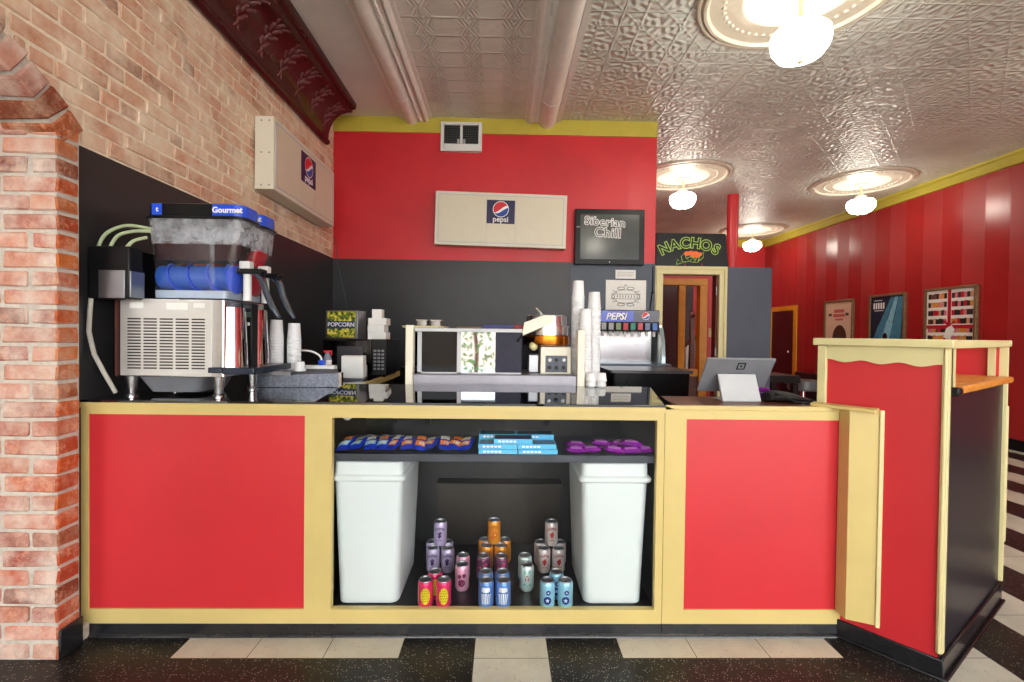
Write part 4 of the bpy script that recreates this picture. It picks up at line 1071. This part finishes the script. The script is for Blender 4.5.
# menu screen
t = thing('menu_screen', 'black framed screen with chalk-style white lettering, on the red wall', 'screen', (1.09, YB, 2.05))
m = MB(); m.box(.735, YB-.075, 2.045, 1.462, YB-.02, 2.622); m.build('housing', BLACK, t, bevel=.006)
m = MB(); m.box(.79, YB-.078, 2.10, 1.405, YB-.075, 2.565); m.build('screen', plain('screen_grey', (74, 78, 76), .14, wear=.05), t)
m = MB(); m.text('Siberian', .118, mv(1.045, YB-.079, 2.485) @ rot('Y', 3) @ FRONT, 0, outline=.0042, space=1.12, bold=.004); m.text('Chill', .135, mv(1.075, YB-.079, 2.372) @ rot('Y', 3) @ FRONT, 0, outline=.0042, space=1.1, bold=.004)
m.build('lettering', LOGOW, t)
m = MB(); m.box(1.08, YB-.02, 2.2, 1.12, YB-.001, 2.45); m.build('bracket', STEELD, t)
m = MB(); m.ball((1.10, YB-.076, 2.072), .006); m.box(.75, YB-.0765, 2.43, .785, YB-.075, 2.436); m.build('badge', SILVERP, t)
# nachos sign
t = thing('nachos_sign', 'black board with green NACHOS lettering, standing above the yellow doorway', 'sign', (2.0, YB, 2.052))
m = MB(); m.prism([(1.612,2.0525),(2.392,2.0525),(2.355,2.402),(1.612,2.402)], YB+.005, YB+.055, 'xz'); m.build('board', BLACK, t, bevel=.002)
GRN = plain('neon_green_paint', (176, 214, 96), .5, wear=0); ORG = plain('cheese_orange', (236, 108, 38), .5, wear=.15)
m = MB(); R_ = .62
for k, ch in enumerate('NACHOS'):
    a = (k-2.5)*-.183; T = mv(1.975 + R_*math.sin(-a), YB+.004, 2.295 - R_*(1-math.cos(a))) @ rot('Y', -math.degrees(a)) @ FRONT
    m.text(ch, .150, T, 0, outline=.0048, bold=.006)
m.build('lettering', GRN, t)
m = MB(); yy = YB+.004
def line(pts, r=.0042, cl=True, mi=0):
    p = [(1.985+x, yy, 2.125+z) for x, z in pts]
    if cl: p = p + [p[0]]
    m.tube(p, r, 6, mi)
line([(-.155,-.055),(-.145,.0),(-.095,-.04)]); line([(-.09,-.03),(-.105,.03),(-.06,.075),(-.055,.015),(-.01,-.02)]); line([(-.01,-.02),(.03,-.035),(.02,.02)]); line([(.03,-.03),(.075,-.03),(.06,.01)]); line([(.08,-.02),(.13,.02),(.135,.08),(.09,.04)]); line([(-.05,.01),(.0,.03),(.05,.0)], cl=False)
m.build('chip_drawing', GRN, t)
m = MB(); yy = YB+.003
for x, z, r_ in ((-.045,.06,.034),(.0,.065,.036),(.05,.062,.036),(.09,.055,.03),(.02,.04,.03),(.06,.035,.026)): m.ball((1.985+x, yy, 2.125+z), r_, (1, .06, .75), 10, 6)
m.build('cheese_drawing', ORG, t)
m = MB(); line([(-.065,-.045),(-.06,-.085),(.115,-.085),(.12,-.045)], .004, False); m.build('tray_drawing', LOGOR, t)
# notices on the slate board
t = MB().box(1.078, YB-.017, 1.555, 1.505, YB-.0145, 1.893).build('wall_notice', PAPER); tag(t, 'white sheet with an engraved emblem pinned above the soda fountain', 'notice')
m = MB(); yy = YB-.0178; cx, cz = 1.29, 1.72
def eline(pts, r=.0022): m.tube([(cx+x, yy, cz+z) for x, z in pts], r, 5)
for s_ in (-1, 1):
    eline([(s_*.15*math.cos(a), .07*math.sin(a)) for a in [PI*k/16-PI/2 for k in range(17)]])
    eline([(s_*(.12+.025*math.cos(4*a)), .10*math.sin(a)*.6) for a in [PI*k/20-PI/2 for k in range(21)]])
    eline([(s_*(.05+.04*math.cos(3*a)), .085+.015*math.sin(3*a)) for a in [2*PI*k/20 for k in range(21)]])
    eline([(s_*(.05+.04*math.cos(3*a)), -.085+.015*math.sin(3*a)) for a in [2*PI*k/20 for k in range(21)]])
eline([(-.16,.025),(.16,.025)]); eline([(-.16,-.025),(.16,-.025)]); eline([(-.02,.11),(.02,.11),(0,.13),(-.02,.11)])
for k in range(9): eline([(-.12+k*.03,-.014),(-.12+k*.03,.014)], .0035)
m.build('engraving', INK, t)
t = MB().box(1.178, YB-.017, 1.908, 1.392, YB-.0145, 2.0).build('small_notice', PAPER); tag(t, 'small white card with faint print below the menu screen', 'notice')
m = MB()
for z in (1.975, 1.955, 1.935): m.box(1.195, YB-.0176, z, 1.37, YB-.017, z+.003)
m.build('print', INK, t)
t = MB().tube([(1.575,YB-.02,2.04),(1.575,YB-.022,1.8),(1.57,YB-.03,1.76),(1.55,YB-.022,1.6),(1.53,YB-.022,1.4)], .005).ball((1.572, YB-.03, 1.765), .013).build('hanging_cable', BLACK); tag(t, 'black cord with an inline switch hanging beside the yellow door frame', 'cord')
t = MB().tube([(-1.76,YB-.02,2.30),(-1.74,YB-.02,2.05),(-1.68,YB-.022,1.8),(-1.63,YB-.022,1.55)], .004).build('wall_wire', INK); tag(t, 'thin dark wire hanging down the corner beside the brick wall', 'wire')

# ------------------------------------------------------------------ framed posters on the red side wall
def poster(y0, y1, z0, z1, label, art, fw=.035):
    """y0 is the edge nearer the camera"""
    t = thing('framed_poster', label, 'poster', (XR, (y0+y1)/2, z0), 0, 'framed posters on the red wall')
    T = mv(XR-.001, y1, z0) @ rot('Z', -90); w, h = y1-y0, z1-z0
    m = MB(T)
    m.box(0, -.04, 0, fw, 0, h); m.box(w-fw, -.04, 0, w, 0, h); m.box(fw, -.04, 0, w-fw, 0, fw); m.box(fw, -.04, h-fw, w-fw, 0, h)
    m.build('frame', BROWNW, t, bevel=.004)
    art(t, T, fw, w-fw, fw, h-fw)
def poly(mb, T, pts, mi=0, o=.0):
    mb.add([(x, -.021-o, z) for x, z in pts], [tuple(range(len(pts)))], mi, T)
def art_a(t, T, x0, x1, z0, z1):
    MB(T).box(x0, -.02, z0, x1, -.001, z1).build('print', plain('poster_peach', (228, 196, 170), .35, wear=.03), t)
    w, h = x1-x0, z1-z0; m = MB()
    P = lambda u, v: (x0+u*w, z0+v*h)
    poly(m, T, [P(.5+.27*math.cos(a)+.05, .30+.27*math.sin(a)) for a in [2*PI*k/24 for k in range(24)]], 0)
    poly(m, T, [P(.30,.0),(P(.95,.0)),P(.88,.18),P(.7,.26),P(.42,.2)], 0, .0003)
    poly(m, T, [P(.42,.10),P(.62,.08),P(.64,.26),P(.5,.32),P(.40,.22)], 1, .0006)
    for u0, u1, v0, v1 in ((.33,.72,.80,.86),(.30,.74,.72,.775),(.38,.68,.655,.69)): poly(m, T, [P(u0,v0),P(u1,v0),P(u1,v1),P(u0,v1)], 2)
    for u0 in (.12, .76): poly(m, T, [P(u0,.74),P(u0+.12,.74),P(u0+.12,.79),P(u0,.79)], 0)
    m.build('picture', [plain('hair_brown', (70, 52, 36), .4), plain('skin_print', (196, 150, 120), .4), plain('print_rose', (206, 96, 96), .4)], t, smooth=False)
def art_b(t, T, x0, x1, z0, z1):
    MB(T).box(x0, -.02, z0, x1, -.001, z1).build('print', plain('poster_midnight', (16, 40, 58), .3, wear=.15, scale=5), t)
    w, h = x1-x0, z1-z0; m = MB(); P = lambda u, v: (x0+u*w, z0+v*h)
    for u0, u1, ua, ub, mi in ((.62,.72,.05,.30,0),(.74,.84,.32,.58,1),(.86,.98,.60,.92,0)): poly(m, T, [P(u0,.98),P(u1,.98),P(ub,.25),P(ua,.25)], mi)
    poly(m, T, [P(.5+.3*math.cos(a), .42+.2*math.sin(a)) for a in [2*PI*k/20 for k in range(20)]], 0, -.0003)
    for k in range(5): poly(m, T, [P(.08+k*.075,.80),P(.13+k*.075,.80),P(.13+k*.075,.90),P(.08+k*.075,.90)], 2, .0005)
    poly(m, T, [P(.12,.765),P(.4,.765),P(.4,.775),P(.12,.775)], 2, .0005); poly(m, T, [P(.1,.935),P(.36,.935),P(.36,.945),P(.1,.945)], 2, .0005)
    poly(m, T, [P(.2,.0),P(.72,.0),P(.6,.22),P(.5,.30),P(.38,.28),P(.3,.16)], 3, .0008)
    poly(m, T, [P(.46+.075*math.cos(a), .33+.07*math.sin(a)) for a in [2*PI*k/14 for k in range(14)]], 3, .0009)
    m.build('picture', [plain('beam_blue', (64, 128, 156), .3, wear=.2), plain('beam_pale', (128, 186, 206), .3, wear=.2), LOGOW, plain('figure_dark', (12, 14, 18), .4)], t, smooth=False)
def art_c(t, T, x0, x1, z0, z1):
    MB(T).box(x0, -.02, z0, x1, -.001, z1).build('print', plain('poster_white', (234, 230, 224), .35, wear=.02), t)
    w, h = x1-x0, z1-z0; m = MB(); P = lambda u, v: (x0+u*w, z0+v*h); rr = random.Random(11)
    for u0, u1 in ((.03,.44),(.54,.97)):
        for r_ in range(8):
            v0 = .04 + r_*.12; n = 7
            if .44 < v0+.06 < .56: pass
            for k in range(n):
                ua = u0 + (u1-u0)*k/n; ub = u0 + (u1-u0)*(k+1)/n
                poly(m, T, [P(ua,v0),P(ub,v0),P(ub,v0+.075+rr.uniform(-.01,.01)),P(ua,v0+.075)], rr.choice((0,0,1,2,3,4,5)))
    poly(m, T, [P(.46,0),P(.53,0),P(.53,1),P(.46,1)], 1, .0006); poly(m, T, [P(0,.455),P(1,.455),P(1,.505),P(0,.505)], 1, .0006)
    poly(m, T, [P(.50,.5),P(.42,.58),P(.36,.55),P(.5,.48),P(.6,.57),P(.65,.54)], 1, .001)
    poly(m, T, [P(.38,.33),P(.52,.30),P(.62,.44),P(.55,.50),P(.44,.46)], 6, .0014)
    m.build('picture', [plain('photo_dark', (44,34,34), .4), plain('ribbon_red', (186,28,44), .35), plain('photo_tan', (206,150,116), .4), plain('photo_amber', (214,140,60), .4), plain('photo_pink', (214,120,130), .4), plain('photo_brown', (110,70,56), .4), PAPER], t, smooth=False)
poster(8.23, 8.98, .96, 1.995, 'framed pale peach poster with a dark-haired head, farthest from the camera', art_a)
poster(7.15, 7.87, .98, 2.015, 'framed dark blue poster with slanting light beams, middle of three', art_b)
poster(6.05, 6.82, .98, 2.022, 'framed white poster of small photo rows crossed by a red ribbon', art_c)

# ------------------------------------------------------------------ seating beyond the stand
t = thing('bar_table', 'black high table with square legs seen past the register', 'table', (3.22, 5.75, 0))
m = MB(); m.box(2.95, 5.5, .78, 3.46, 6.05, .865); m.build('tabletop', BLACK, t, bevel=.006)
for x in (2.98, 3.385):
    for y in (5.52, 5.96): MB().box(x, y, 0, x+.06, y+.06, .78).build('leg', BLACK, t)
t = thing('bar_stool', 'grey seated chrome stool behind the black high table', 'stool', (3.93, 6.2, 0))
MB().lathe([(0,.62),(.16,.62),(.18,.64),(.18,.74),(.16,.76),(0,.76)], (3.93,6.2,0), 24).build('seat', plain('grey_vinyl', (90,92,96), .3), t)
MB().cyl((3.93,6.2,.03), .03, .59).build('column_leg', CHROME, t); MB().lathe([(0,0),(.2,0),(.2,.015),(.05,.035),(0,.035)], (3.93,6.2,0), 24).build('foot', CHROME, t)
m = MB(); n = 16; m.tube([(3.93+.15*math.cos(2*PI*k/n), 6.2+.15*math.sin(2*PI*k/n), .25) for k in range(n+1)], .01); m.tube([(3.78,6.2,.25),(4.08,6.2,.25)], .009); m.build('foot_ring', CHROME, t)
t = thing('wall_bench', 'long dark bench against the red side wall, below the orange-framed door', 'bench', (5.8, 8.6, 0))
m = MB(); m.box(5.55, 7.6, .40, 6.07, 9.7, .47); m.build('seat', plain('dark_vinyl', (30,26,26), .35), t, bevel=.02)
m = MB(); m.box(5.97, 7.6, .47, 6.07, 9.7, .62); m.build('backrest', plain('dark_vinyl', (30,26,26), .35), t, bevel=.02)
m = MB(); m.box(5.62, 7.7, 0, 6.05, 9.6, .40); m.build('plinth', BLACK, t)

# ------------------------------------------------------------------ in the display case: bins
def bin_(x0, x1, label, mirror):
    t = thing('waste_bin', label, 'bin', ((x0+x1)/2, 2.4, .10))
    y0, y1 = 2.105, 2.58
    def R(a, z, r=.03): return rrect(x0+a, x1-a, y0+a, y1-a, r, z)
    m = MB(); m.loft([R(.036,.1005,.04), R(.030,.103,.04), R(.012,.655), R(.012,.66)], caps=True); m.build('body', BIN, t, angle=50)
    m = MB(); m.loft([R(.002,.655), R(-.003,.66), R(-.003,.672), R(.004,.680), R(.010,.684), R(.012,.737), R(.016,.740)]); m.build('rim', BIN, t, angle=50)
    return t
bin_(-.752, -.425, 'white plastic waste bin in the display case, below the blue candy bags', 1)
bin_(.347, .668, 'white plastic waste bin in the display case, below the purple candy packs', -1)

# ------------------------------------------------------------------ drink cans
CR, CHT = .0335, .122
def curve_fn(c, r):
    def fn(v): a = v.x/r; return Vector((c[0] + r*math.sin(a), c[1] - r*math.cos(a), c[2] + v.y + .008))
    return fn
def can(label, group, loc, body, arts, top_col=None):
    """arts: list of (material, [polygons in metres round the can] or (text, size, u, v))"""
    t = thing('drink_can', label, 'drink can', loc, 0, group); x, y, z = loc
    m = MB(); m.lathe([(0,.006),(.022,.006),(.025,.0),(.0275,.004),(CR,.014),(CR,.108),(.0322,.1125),(.0288,.1175)], loc, 28); m.build('body', body, t, angle=50)
    m = MB(); m.lathe([(.0288,.1175),(.0280,.1200),(.0280,.122),(.0265,.122),(.0255,.1165),(0,.1165)], loc, 28); m.build('lid', ALU, t, angle=40)
    m = MB(); m.ball((x, y-.006, z+.1178), .009, (.8,1.3,.14), 10, 5); m.build('pull_tab', STEELD, t)
    for k, (mat_, shapes) in enumerate(arts):
        a = MB(); fn = curve_fn((x, y, z), CR+.0005+.00018*k)
        for s_ in shapes:
            if isinstance(s_[0], str): a.text(s_[0], s_[1], None, 0, fn=lambda v, s_=s_, fn=fn: fn(Vector((v.x*.85+s_[2], v.y+s_[3] + (s_[4] if len(s_) > 4 else 0)*(-(v.x/.02)**2), 0))), bold=.0006)
            else:
                # grid-fill so the shape hugs the can
                cx = sum(p[0] for p in s_)/len(s_); cy = sum(p[1] for p in s_)/len(s_)
                rings = [[fn(Vector((cx+(px-cx)*q, cy+(py-cy)*q, 0))) for px, py in s_] for q in (.02, .35, .7, 1)]
                n = len(s_); vs = [p for r_ in rings for p in r_]
                fs = [tuple(range(n))] + [(i*n+j, i*n+(j+1) % n, (i+1)*n+(j+1) % n, (i+1)*n+j) for i in range(3) for j in range(n)]
                a.add(vs, fs)
        a.build('artwork' if not isinstance(shapes[0][0], str) else 'lettering', mat_, t, smooth=True, fixn=False)
    return t
def E(cx, cy, rx, ry=None, n=18): return disc_pts(cx, cy, rx, ry or rx, n)
cm = lambda n, c: plain('can_' + n, c, .28, .35, wear=.03)
GRAPE = [cm('grape_ink', (70, 40, 104)), [('OLIPOP', .0175, 0, .083, .004)]], [cm('grape_ink', (70, 40, 104)), [E(-.005,.058,.0055), E(.005,.060,.0055), E(0,.051,.0055), E(-.004,.044,.005), E(.005,.046,.005), E(0,.038,.0045)]], [cm('grape_leaf', (120, 100, 150)), [E(0,.068,.006,.003), [(-.012,.022),(.012,.022),(.012,.026),(-.012,.026)]]]
STRAW = [cm('straw_ink', (176, 60, 66)), [('OLIPOP', .0175, 0, .084, .004)]], [cm('straw_red', (190, 50, 52)), [[(-.011,.058),(.0,.066),(.011,.060),(.010,.048),(.0,.034),(-.008,.046)]]], [cm('straw_leaf', (180, 110, 50)), [E(.004,.066,.006,.003), [(-.012,.022),(.012,.022),(.012,.026),(-.012,.026)]]]
ORNG = [cm('orange_ink', (196, 90, 30)), [('OLIPOP', .016, 0, .085, .004), ]], [cm('orange_art', (228, 110, 40)), [E(.006,.045,.014), E(-.014,.062,.008), E(-.008,.03,.008)]], [cm('orange_pale', (248, 206, 110)), [E(.006,.045,.005), E(-.014,.062,.003)]]
PINE = [cm('pine_yellow', (236, 214, 40)), [E(.004,.052,.0215,.036, 26)]], [cm('pine_dot', (60, 40, 40)), [E(u*.0085+.003+(.004 if r_ % 2 else 0), .030+r_*.0115, .0018, .0025, 8) for r_ in range(5) for u in (-1.5, -.5, .5, 1.3)]], [cm('pine_side', (240, 230, 150)), [[(-.036,.025),(-.031,.025),(-.031,.09),(-.036,.09)]]]
RASP = [cm('rasp_ink', (130, 36, 78)), [E(.0,.036,.017), E(-.011,.066,.0095), E(.012,.070,.009)]], [cm('rasp_light', (214, 120, 160)), [E(math.cos(a)*.010, .036+math.sin(a)*.010, .0022, None, 7) for a in [k*PI/3 for k in range(6)]] + [E(0,.036,.0025,None,7), E(-.011,.066,.002,None,7), E(.012,.070,.002,None,7)]]
MINT = [cm('mint_green', (110, 190, 170)), [E(-.012,.084,.006,.004), E(.010,.088,.006,.004), E(-.014,.03,.006), E(.013,.028,.005), E(.0,.022,.005,.003)]], [cm('mint_red', (206, 80, 76)), [[(-.010,.046),(-.004,.046),(-.005,.062),(-.009,.062)], [(.002,.046),(.008,.046),(.008,.062),(.003,.062)], E(0,.070,.007,.003)]]
BERRY = [cm('berry_navy', (36, 50, 132)), [E(-.002,.036,.0175), E(.002,.070,.0105)]], [cm('berry_pale', (206, 224, 244)), [[( -.002+(.010 if k % 2 == 0 else .0045)*math.cos(k*PI/5+.3), .036+(.010 if k % 2 == 0 else .0045)*math.sin(k*PI/5+.3)) for k in range(10)], E(.002,.070,.004)]]
CREAMS = [cm('cream_white', (236, 240, 246)), [E(-.0,.078,.021,.008), E(-.009,.086,.010,.007), E(.009,.085,.010,.007)] + [[(-.021+k*.0098,.066),(-.0155+k*.0098,.066),(-.0125+k*.0070,.020),(-.0160+k*.0070,.020)] for k in range(5)]], [cm('cream_navy', (50, 84, 160)), [[(-.021,.064),(.021,.064),(.021,.068),(-.021,.068)]]]
TROP = [cm('trop_pink', (226, 90, 140)), [E(.012,.080,.012,.010), E(-.014,.066,.008)]], [cm('trop_lime', (206, 214, 60)), [E(-.004,.040,.017,.013), E(.018,.03,.007)]]
BCOL = dict(grape=cm('grape', (190, 176, 212)), straw=cm('straw', (216, 202, 200)), orange=cm('orange', (236, 150, 44)), pine=cm('pine', (226, 46, 104)), rasp=cm('rasp', (232, 166, 192)), mint=cm('mint', (200, 222, 218)), berry=cm('berry', (146, 200, 224)), cream=cm('cream', (92, 136, 208)), trop=cm('trop', (116, 60, 92)))
FLV = dict(grape=(GRAPE, 'lavender drink can with grapes'), straw=(STRAW, 'pale pink drink can with a red strawberry'), orange=(ORNG, 'orange drink can with fruit slices'), pine=(PINE, 'magenta drink can with a dotted yellow oval'), rasp=(RASP, 'rose pink drink can with dark berries'), mint=(MINT, 'pale mint drink can with small red marks'), berry=(BERRY, 'light blue drink can with navy berries'), cream=(CREAMS, 'blue drink can with a white striped cup'), trop=(TROP, 'plum drink can with pink and lime blobs'))
DZ = .1003
spots = [('grape', -.342, 2.430, 0, 'front row, nearer the white bin'), ('grape', -.268, 2.431, 0, 'front row, nearer the orange cans'), ('grape', -.356, 2.505, 0, 'back row, nearer the white bin'), ('grape', -.281, 2.506, 0, 'back row, nearer the orange cans'), ('grape', -.311, 2.467, 1, 'alone on top of its four-can pile'),
 ('orange', -.070, 2.462, 0, 'front row, nearer the lavender cans'), ('orange', .003, 2.462, 0, 'front row, nearer the strawberry cans'), ('orange', -.084, 2.535, 0, 'back row, nearer the lavender cans'), ('orange', .022, 2.535, 0, 'back row, nearer the strawberry cans'), ('orange', -.035, 2.487, 1, 'alone on top of its four-can pile'),
 ('straw', .222, 2.433, 0, 'front row, nearer the mint cans'), ('straw', .296, 2.434, 0, 'front row, nearer the white bin'), ('straw', .210, 2.508, 0, 'back row, nearer the mint cans'), ('straw', .312, 2.508, 0, 'back row, nearer the white bin'), ('straw', .262, 2.470, 1, 'alone on top of its four-can pile'),
 ('trop', -.083, 2.345, 0, 'nearer the rose cans'), ('trop', .004, 2.345, 0, 'nearer the mint cans'),
 ('cream', -.066, 2.190, 0, 'second row, magenta can side'), ('cream', .010, 2.190, 0, 'second row, light blue can side'), ('cream', -.062, 2.113, 0, 'front row, magenta can side'), ('cream', .014, 2.113, 0, 'front row, light blue can side'),
 ('rasp', -.180, 2.258, 0, 'the one in front of its twin'), ('rasp', -.184, 2.352, 0, 'half hidden behind its twin'), ('mint', .126, 2.258, 0, 'the one in front of its twin'), ('mint', .121, 2.352, 0, 'half hidden behind its twin'),
 ('pine', -.330, 2.116, 0, 'front pair, nearer the white bin'), ('pine', -.250, 2.116, 0, 'front pair, nearer the blue cans'), ('pine', -.298, 2.190, 0, 'half hidden behind the front pair'),
 ('berry', .210, 2.113, 0, 'front pair, nearer the striped-cup cans'), ('berry', .290, 2.113, 0, 'front pair, nearer the white bin'), ('berry', .258, 2.190, 0, 'half hidden behind the front pair')]
protos = {}
for fl, x, y, lv_, w in spots:
    art, base = FLV[fl]; loc = (x, y, DZ + lv_*CHT)
    lab = base + ', ' + w
    if fl not in protos: protos[fl] = can(lab, 'drink cans in the display case', loc, BCOL[fl], art)
    else:
        c = copy_tree(protos[fl]); c.location = loc; c['label'] = lab

# ------------------------------------------------------------------ candy on the shelf
SZ = .7783
def wrapper(T, w, l, h, mats, name, label, cat, group, art):
    """pillow pack with crimped ends: long side along local x"""
    o = MB(T); rings = []
    for u, s_, t_ in ((-.5,.86,.06),(-.44,.84,.08),(-.40,.92,.5),(-.25,1,.95),(.0,1,1),(.25,1,.95),(.40,.92,.5),(.44,.84,.08),(.5,.86,.06)):
        rings.append([(u*l, w/2*s_*c_[0], h/2 + h/2*t_*c_[1]) for c_ in ((-1,0),(-.7,.75),(0,1),(.7,.75),(1,0),(.7,-.75),(0,-1),(-.7,-.75))])
    o.loft(rings); ob = o.build(name, mats[0], None, angle=60)
    base = T.to_translation(); 
    for v in ob.data.vertices: v.co -= base
    ob.location = base; tag(ob, label, cat, group)
    a = MB(T)
    for (u0, u1, v0, v1, mi) in art:
        vs = []; n = 5
        for i in range(n+1):
            u = u0 + (u1-u0)*i/n; q = 1-.25*(abs(u)/.45)**3
            for v in (v0, (v0+v1)/2, v1):
                zz = h/2 + h/2*q*(1-.55*abs(v/.5)**2) + .0012
                vs.append((u*l, v*w, zz))
        a.add(vs, [(3*i+j, 3*i+3+j, 3*i+4+j, 3*i+1+j) for i in range(n) for j in range(2)], mi)
    a.build('print', mats[1:], ob, fixn=False)
    return ob
BLW = plain('blue_wrap', (24, 52, 176), .22, .2, wear=.25, scale=40); OGW = plain('orange_print', (236, 128, 30), .3, wear=.2, scale=60); YLW = plain('pale_print', (226, 222, 206), .3, wear=.1, scale=60); SKY = plain('sky_print', (130, 190, 226), .3)
rw = random.Random(9)
for k in range(11):
    x = -.690 + k*.0535; y = 2.165 + rw.uniform(-.006,.006) + (.004*k if k < 3 else .012)
    T = mv(x, y, SZ+.016) @ rot('Z', 84+rw.uniform(-14,14)) @ rot('Y', -14+rw.uniform(-4,4)) @ rot('X', rw.choice((-14, 12, -10)))
    art = [(-.36,-.02,-.38,.36, 0 if k > 3 else 2), (-.30,-.12,-.30,.1,1), (.06,.34,-.30,.34, 1 if k % 3 else 0)]
    wrapper(T, .064, .115, .034, [BLW, OGW, YLW, SKY], 'candy_bag', 'small blue candy bag on the case shelf, %s from the case\'s brick-side edge' % ORD[k], 'candy', 'blue candy bags on the shelf', art)
for k in range(3):
    T = mv(-.64+k*.075, 2.30, SZ+.006) @ rot('Z', 80+12*k) @ rot('X', 8)
    wrapper(T, .066, .115, .03, [BLW, OGW, YLW, SKY], 'candy_bag', 'blue candy bag in the rear row on the case shelf, %s from the brick side' % ORD[k], 'candy', 'blue candy bags on the shelf', [(-.36,.0,-.36,.36,2), (.1,.35,-.3,.3,1)])
CBX = plain('sky_blue_carton', (88, 182, 226), .3, wear=.08, scale=30); CBD = plain('navy_carton_print', (44, 66, 104), .35, wear=.4, scale=60)
def carton(x0, z0, y0, label, w=.172):
    o = thing('candy_box', label, 'candy box', (x0+w/2, y0+.045, SZ+z0), 0, 'light blue candy boxes on the shelf')
    MB().box(x0, y0, SZ+z0, x0+w, y0+.09, SZ+z0+.0212).build('carton', CBX, o, bevel=.001)
    m = MB()
    for k in range(5): m.box(x0+.02+k*.017, y0-.0008, SZ+z0+.007, x0+.032+k*.017, y0, SZ+z0+.0145)
    m.build('lettering', LOGOW, o)
    m = MB(); m.box(x0+.006, y0+.006, SZ+z0+.0212, x0+w-.006, y0+.084, SZ+z0+.0218); m.build('print', CBD, o)
carton(-.102, .0, 2.115, 'light blue candy box in the bottom layer, nearer the blue bags'); carton(.074, .0, 2.115, 'light blue candy box in the bottom layer, nearer the purple packs', .174)
carton(-.104, .0222, 2.116, 'light blue candy box in the second layer, nearer the blue bags'); carton(.070, .0222, 2.118, 'light blue candy box in the second layer, nearer the purple packs')
carton(-.036, .0444, 2.120, 'light blue candy box lying alone on the third layer at the front')
carton(-.108, .0222, 2.215, 'light blue candy box in the rear stack, nearer the blue bags'); carton(.068, .0222, 2.215, 'light blue candy box in the rear stack, nearer the purple packs'); carton(-.108, .0, 2.215, 'light blue candy box at the bottom of the rear stack, blue bag side'); carton(.070, .0, 2.215, 'light blue candy box at the bottom of the rear stack, purple side')
carton(-.106, .0444, 2.218, 'light blue candy box on top of the rear stack, nearer the blue bags'); carton(.069, .0444, 2.218, 'light blue candy box on top of the rear stack, nearer the purple packs')
PNK = plain('lilac_print', (206, 120, 214), .3, wear=.2, scale=50)
PU2 = plain('violet_wrap', (142, 32, 160), .22, .15, wear=.25, scale=30)
for k, (x, y, z, a, l, ti, w) in enumerate(((.330,2.135,.0,4,.095,4,'in front at the end by the light blue boxes'),(.405,2.150,.0,-8,.095,-6,'second in front from the light blue boxes'),(.505,2.140,.0,-10,.10,8,'third in front from the light blue boxes'),(.580,2.135,.0,-4,.10,-8,'fourth in front from the light blue boxes'),(.640,2.150,.0,12,.085,6,'in front at the end by the yellow frame'),(.340,2.215,.006,14,.10,8,'in the rear row by the light blue boxes'),(.462,2.215,.012,-12,.10,6,'in the rear row behind the gap'),(.545,2.215,.012,6,.10,-6,'in the rear row towards the yellow frame'),(.585,2.155,.026,-7,.105,4,'lying on top of the others'))):
    T = mv(x, y, SZ+z+.003) @ rot('Z', a) @ rot('Y', ti*.5)
    wrapper(T, .066, l, .030, [PU2, PNK, LOGOW], 'candy_pack', 'purple candy pack on the shelf, ' + w, 'candy', 'purple candy packs on the shelf', [(-.30,.25,-.42,-.1,0), (-.1,.1,.05,.3,1)])
o = MB().box(.315, 2.26, SZ, .60, 2.34, SZ+.003).build('cardboard_sheet', plain('card_grey', (150,146,136), .7), None); tag(o, 'flat grey card lying behind the purple candy packs', 'card')

# ------------------------------------------------------------------ light and camera
wd = bpy.data.worlds.new('sky'); S.world = wd; wd.use_nodes = True
bgk = wd.node_tree.nodes['Background']; bgk.inputs[0].default_value = (.93, .97, 1.0, 1); bgk.inputs[1].default_value = SKY_STRENGTH
cam = bpy.data.cameras.new('camera'); co_ = bpy.data.objects.new('camera', cam); COL.objects.link(co_)
cam.sensor_width = 36; cam.lens = 480*36/1024; cam.clip_start = .05
A_, P_, R_ = math.radians(1.07), math.radians(.84), math.radians(.7)
co_.matrix_world = Matrix.Translation((0, 0, 1.31)) @ Matrix.Rotation(-A_, 4, 'Z') @ Matrix.Rotation(PI/2 - P_, 4, 'X') @ Matrix.Rotation(R_, 4, 'Z')
S.camera = co_
S.view_settings.view_transform = 'Standard'; S.view_settings.look = 'None'; S.view_settings.gamma = 1; S.view_settings.exposure = EXPOSURE
S.view_settings.use_curve_mapping = False
S.cycles.max_bounces = 10; S.cycles.diffuse_bounces = 5; S.cycles.transparent_max_bounces = 16; S.cycles.glossy_bounces = 5
S.cycles.use_denoising = True
S.cycles.sample_clamp_indirect = 6
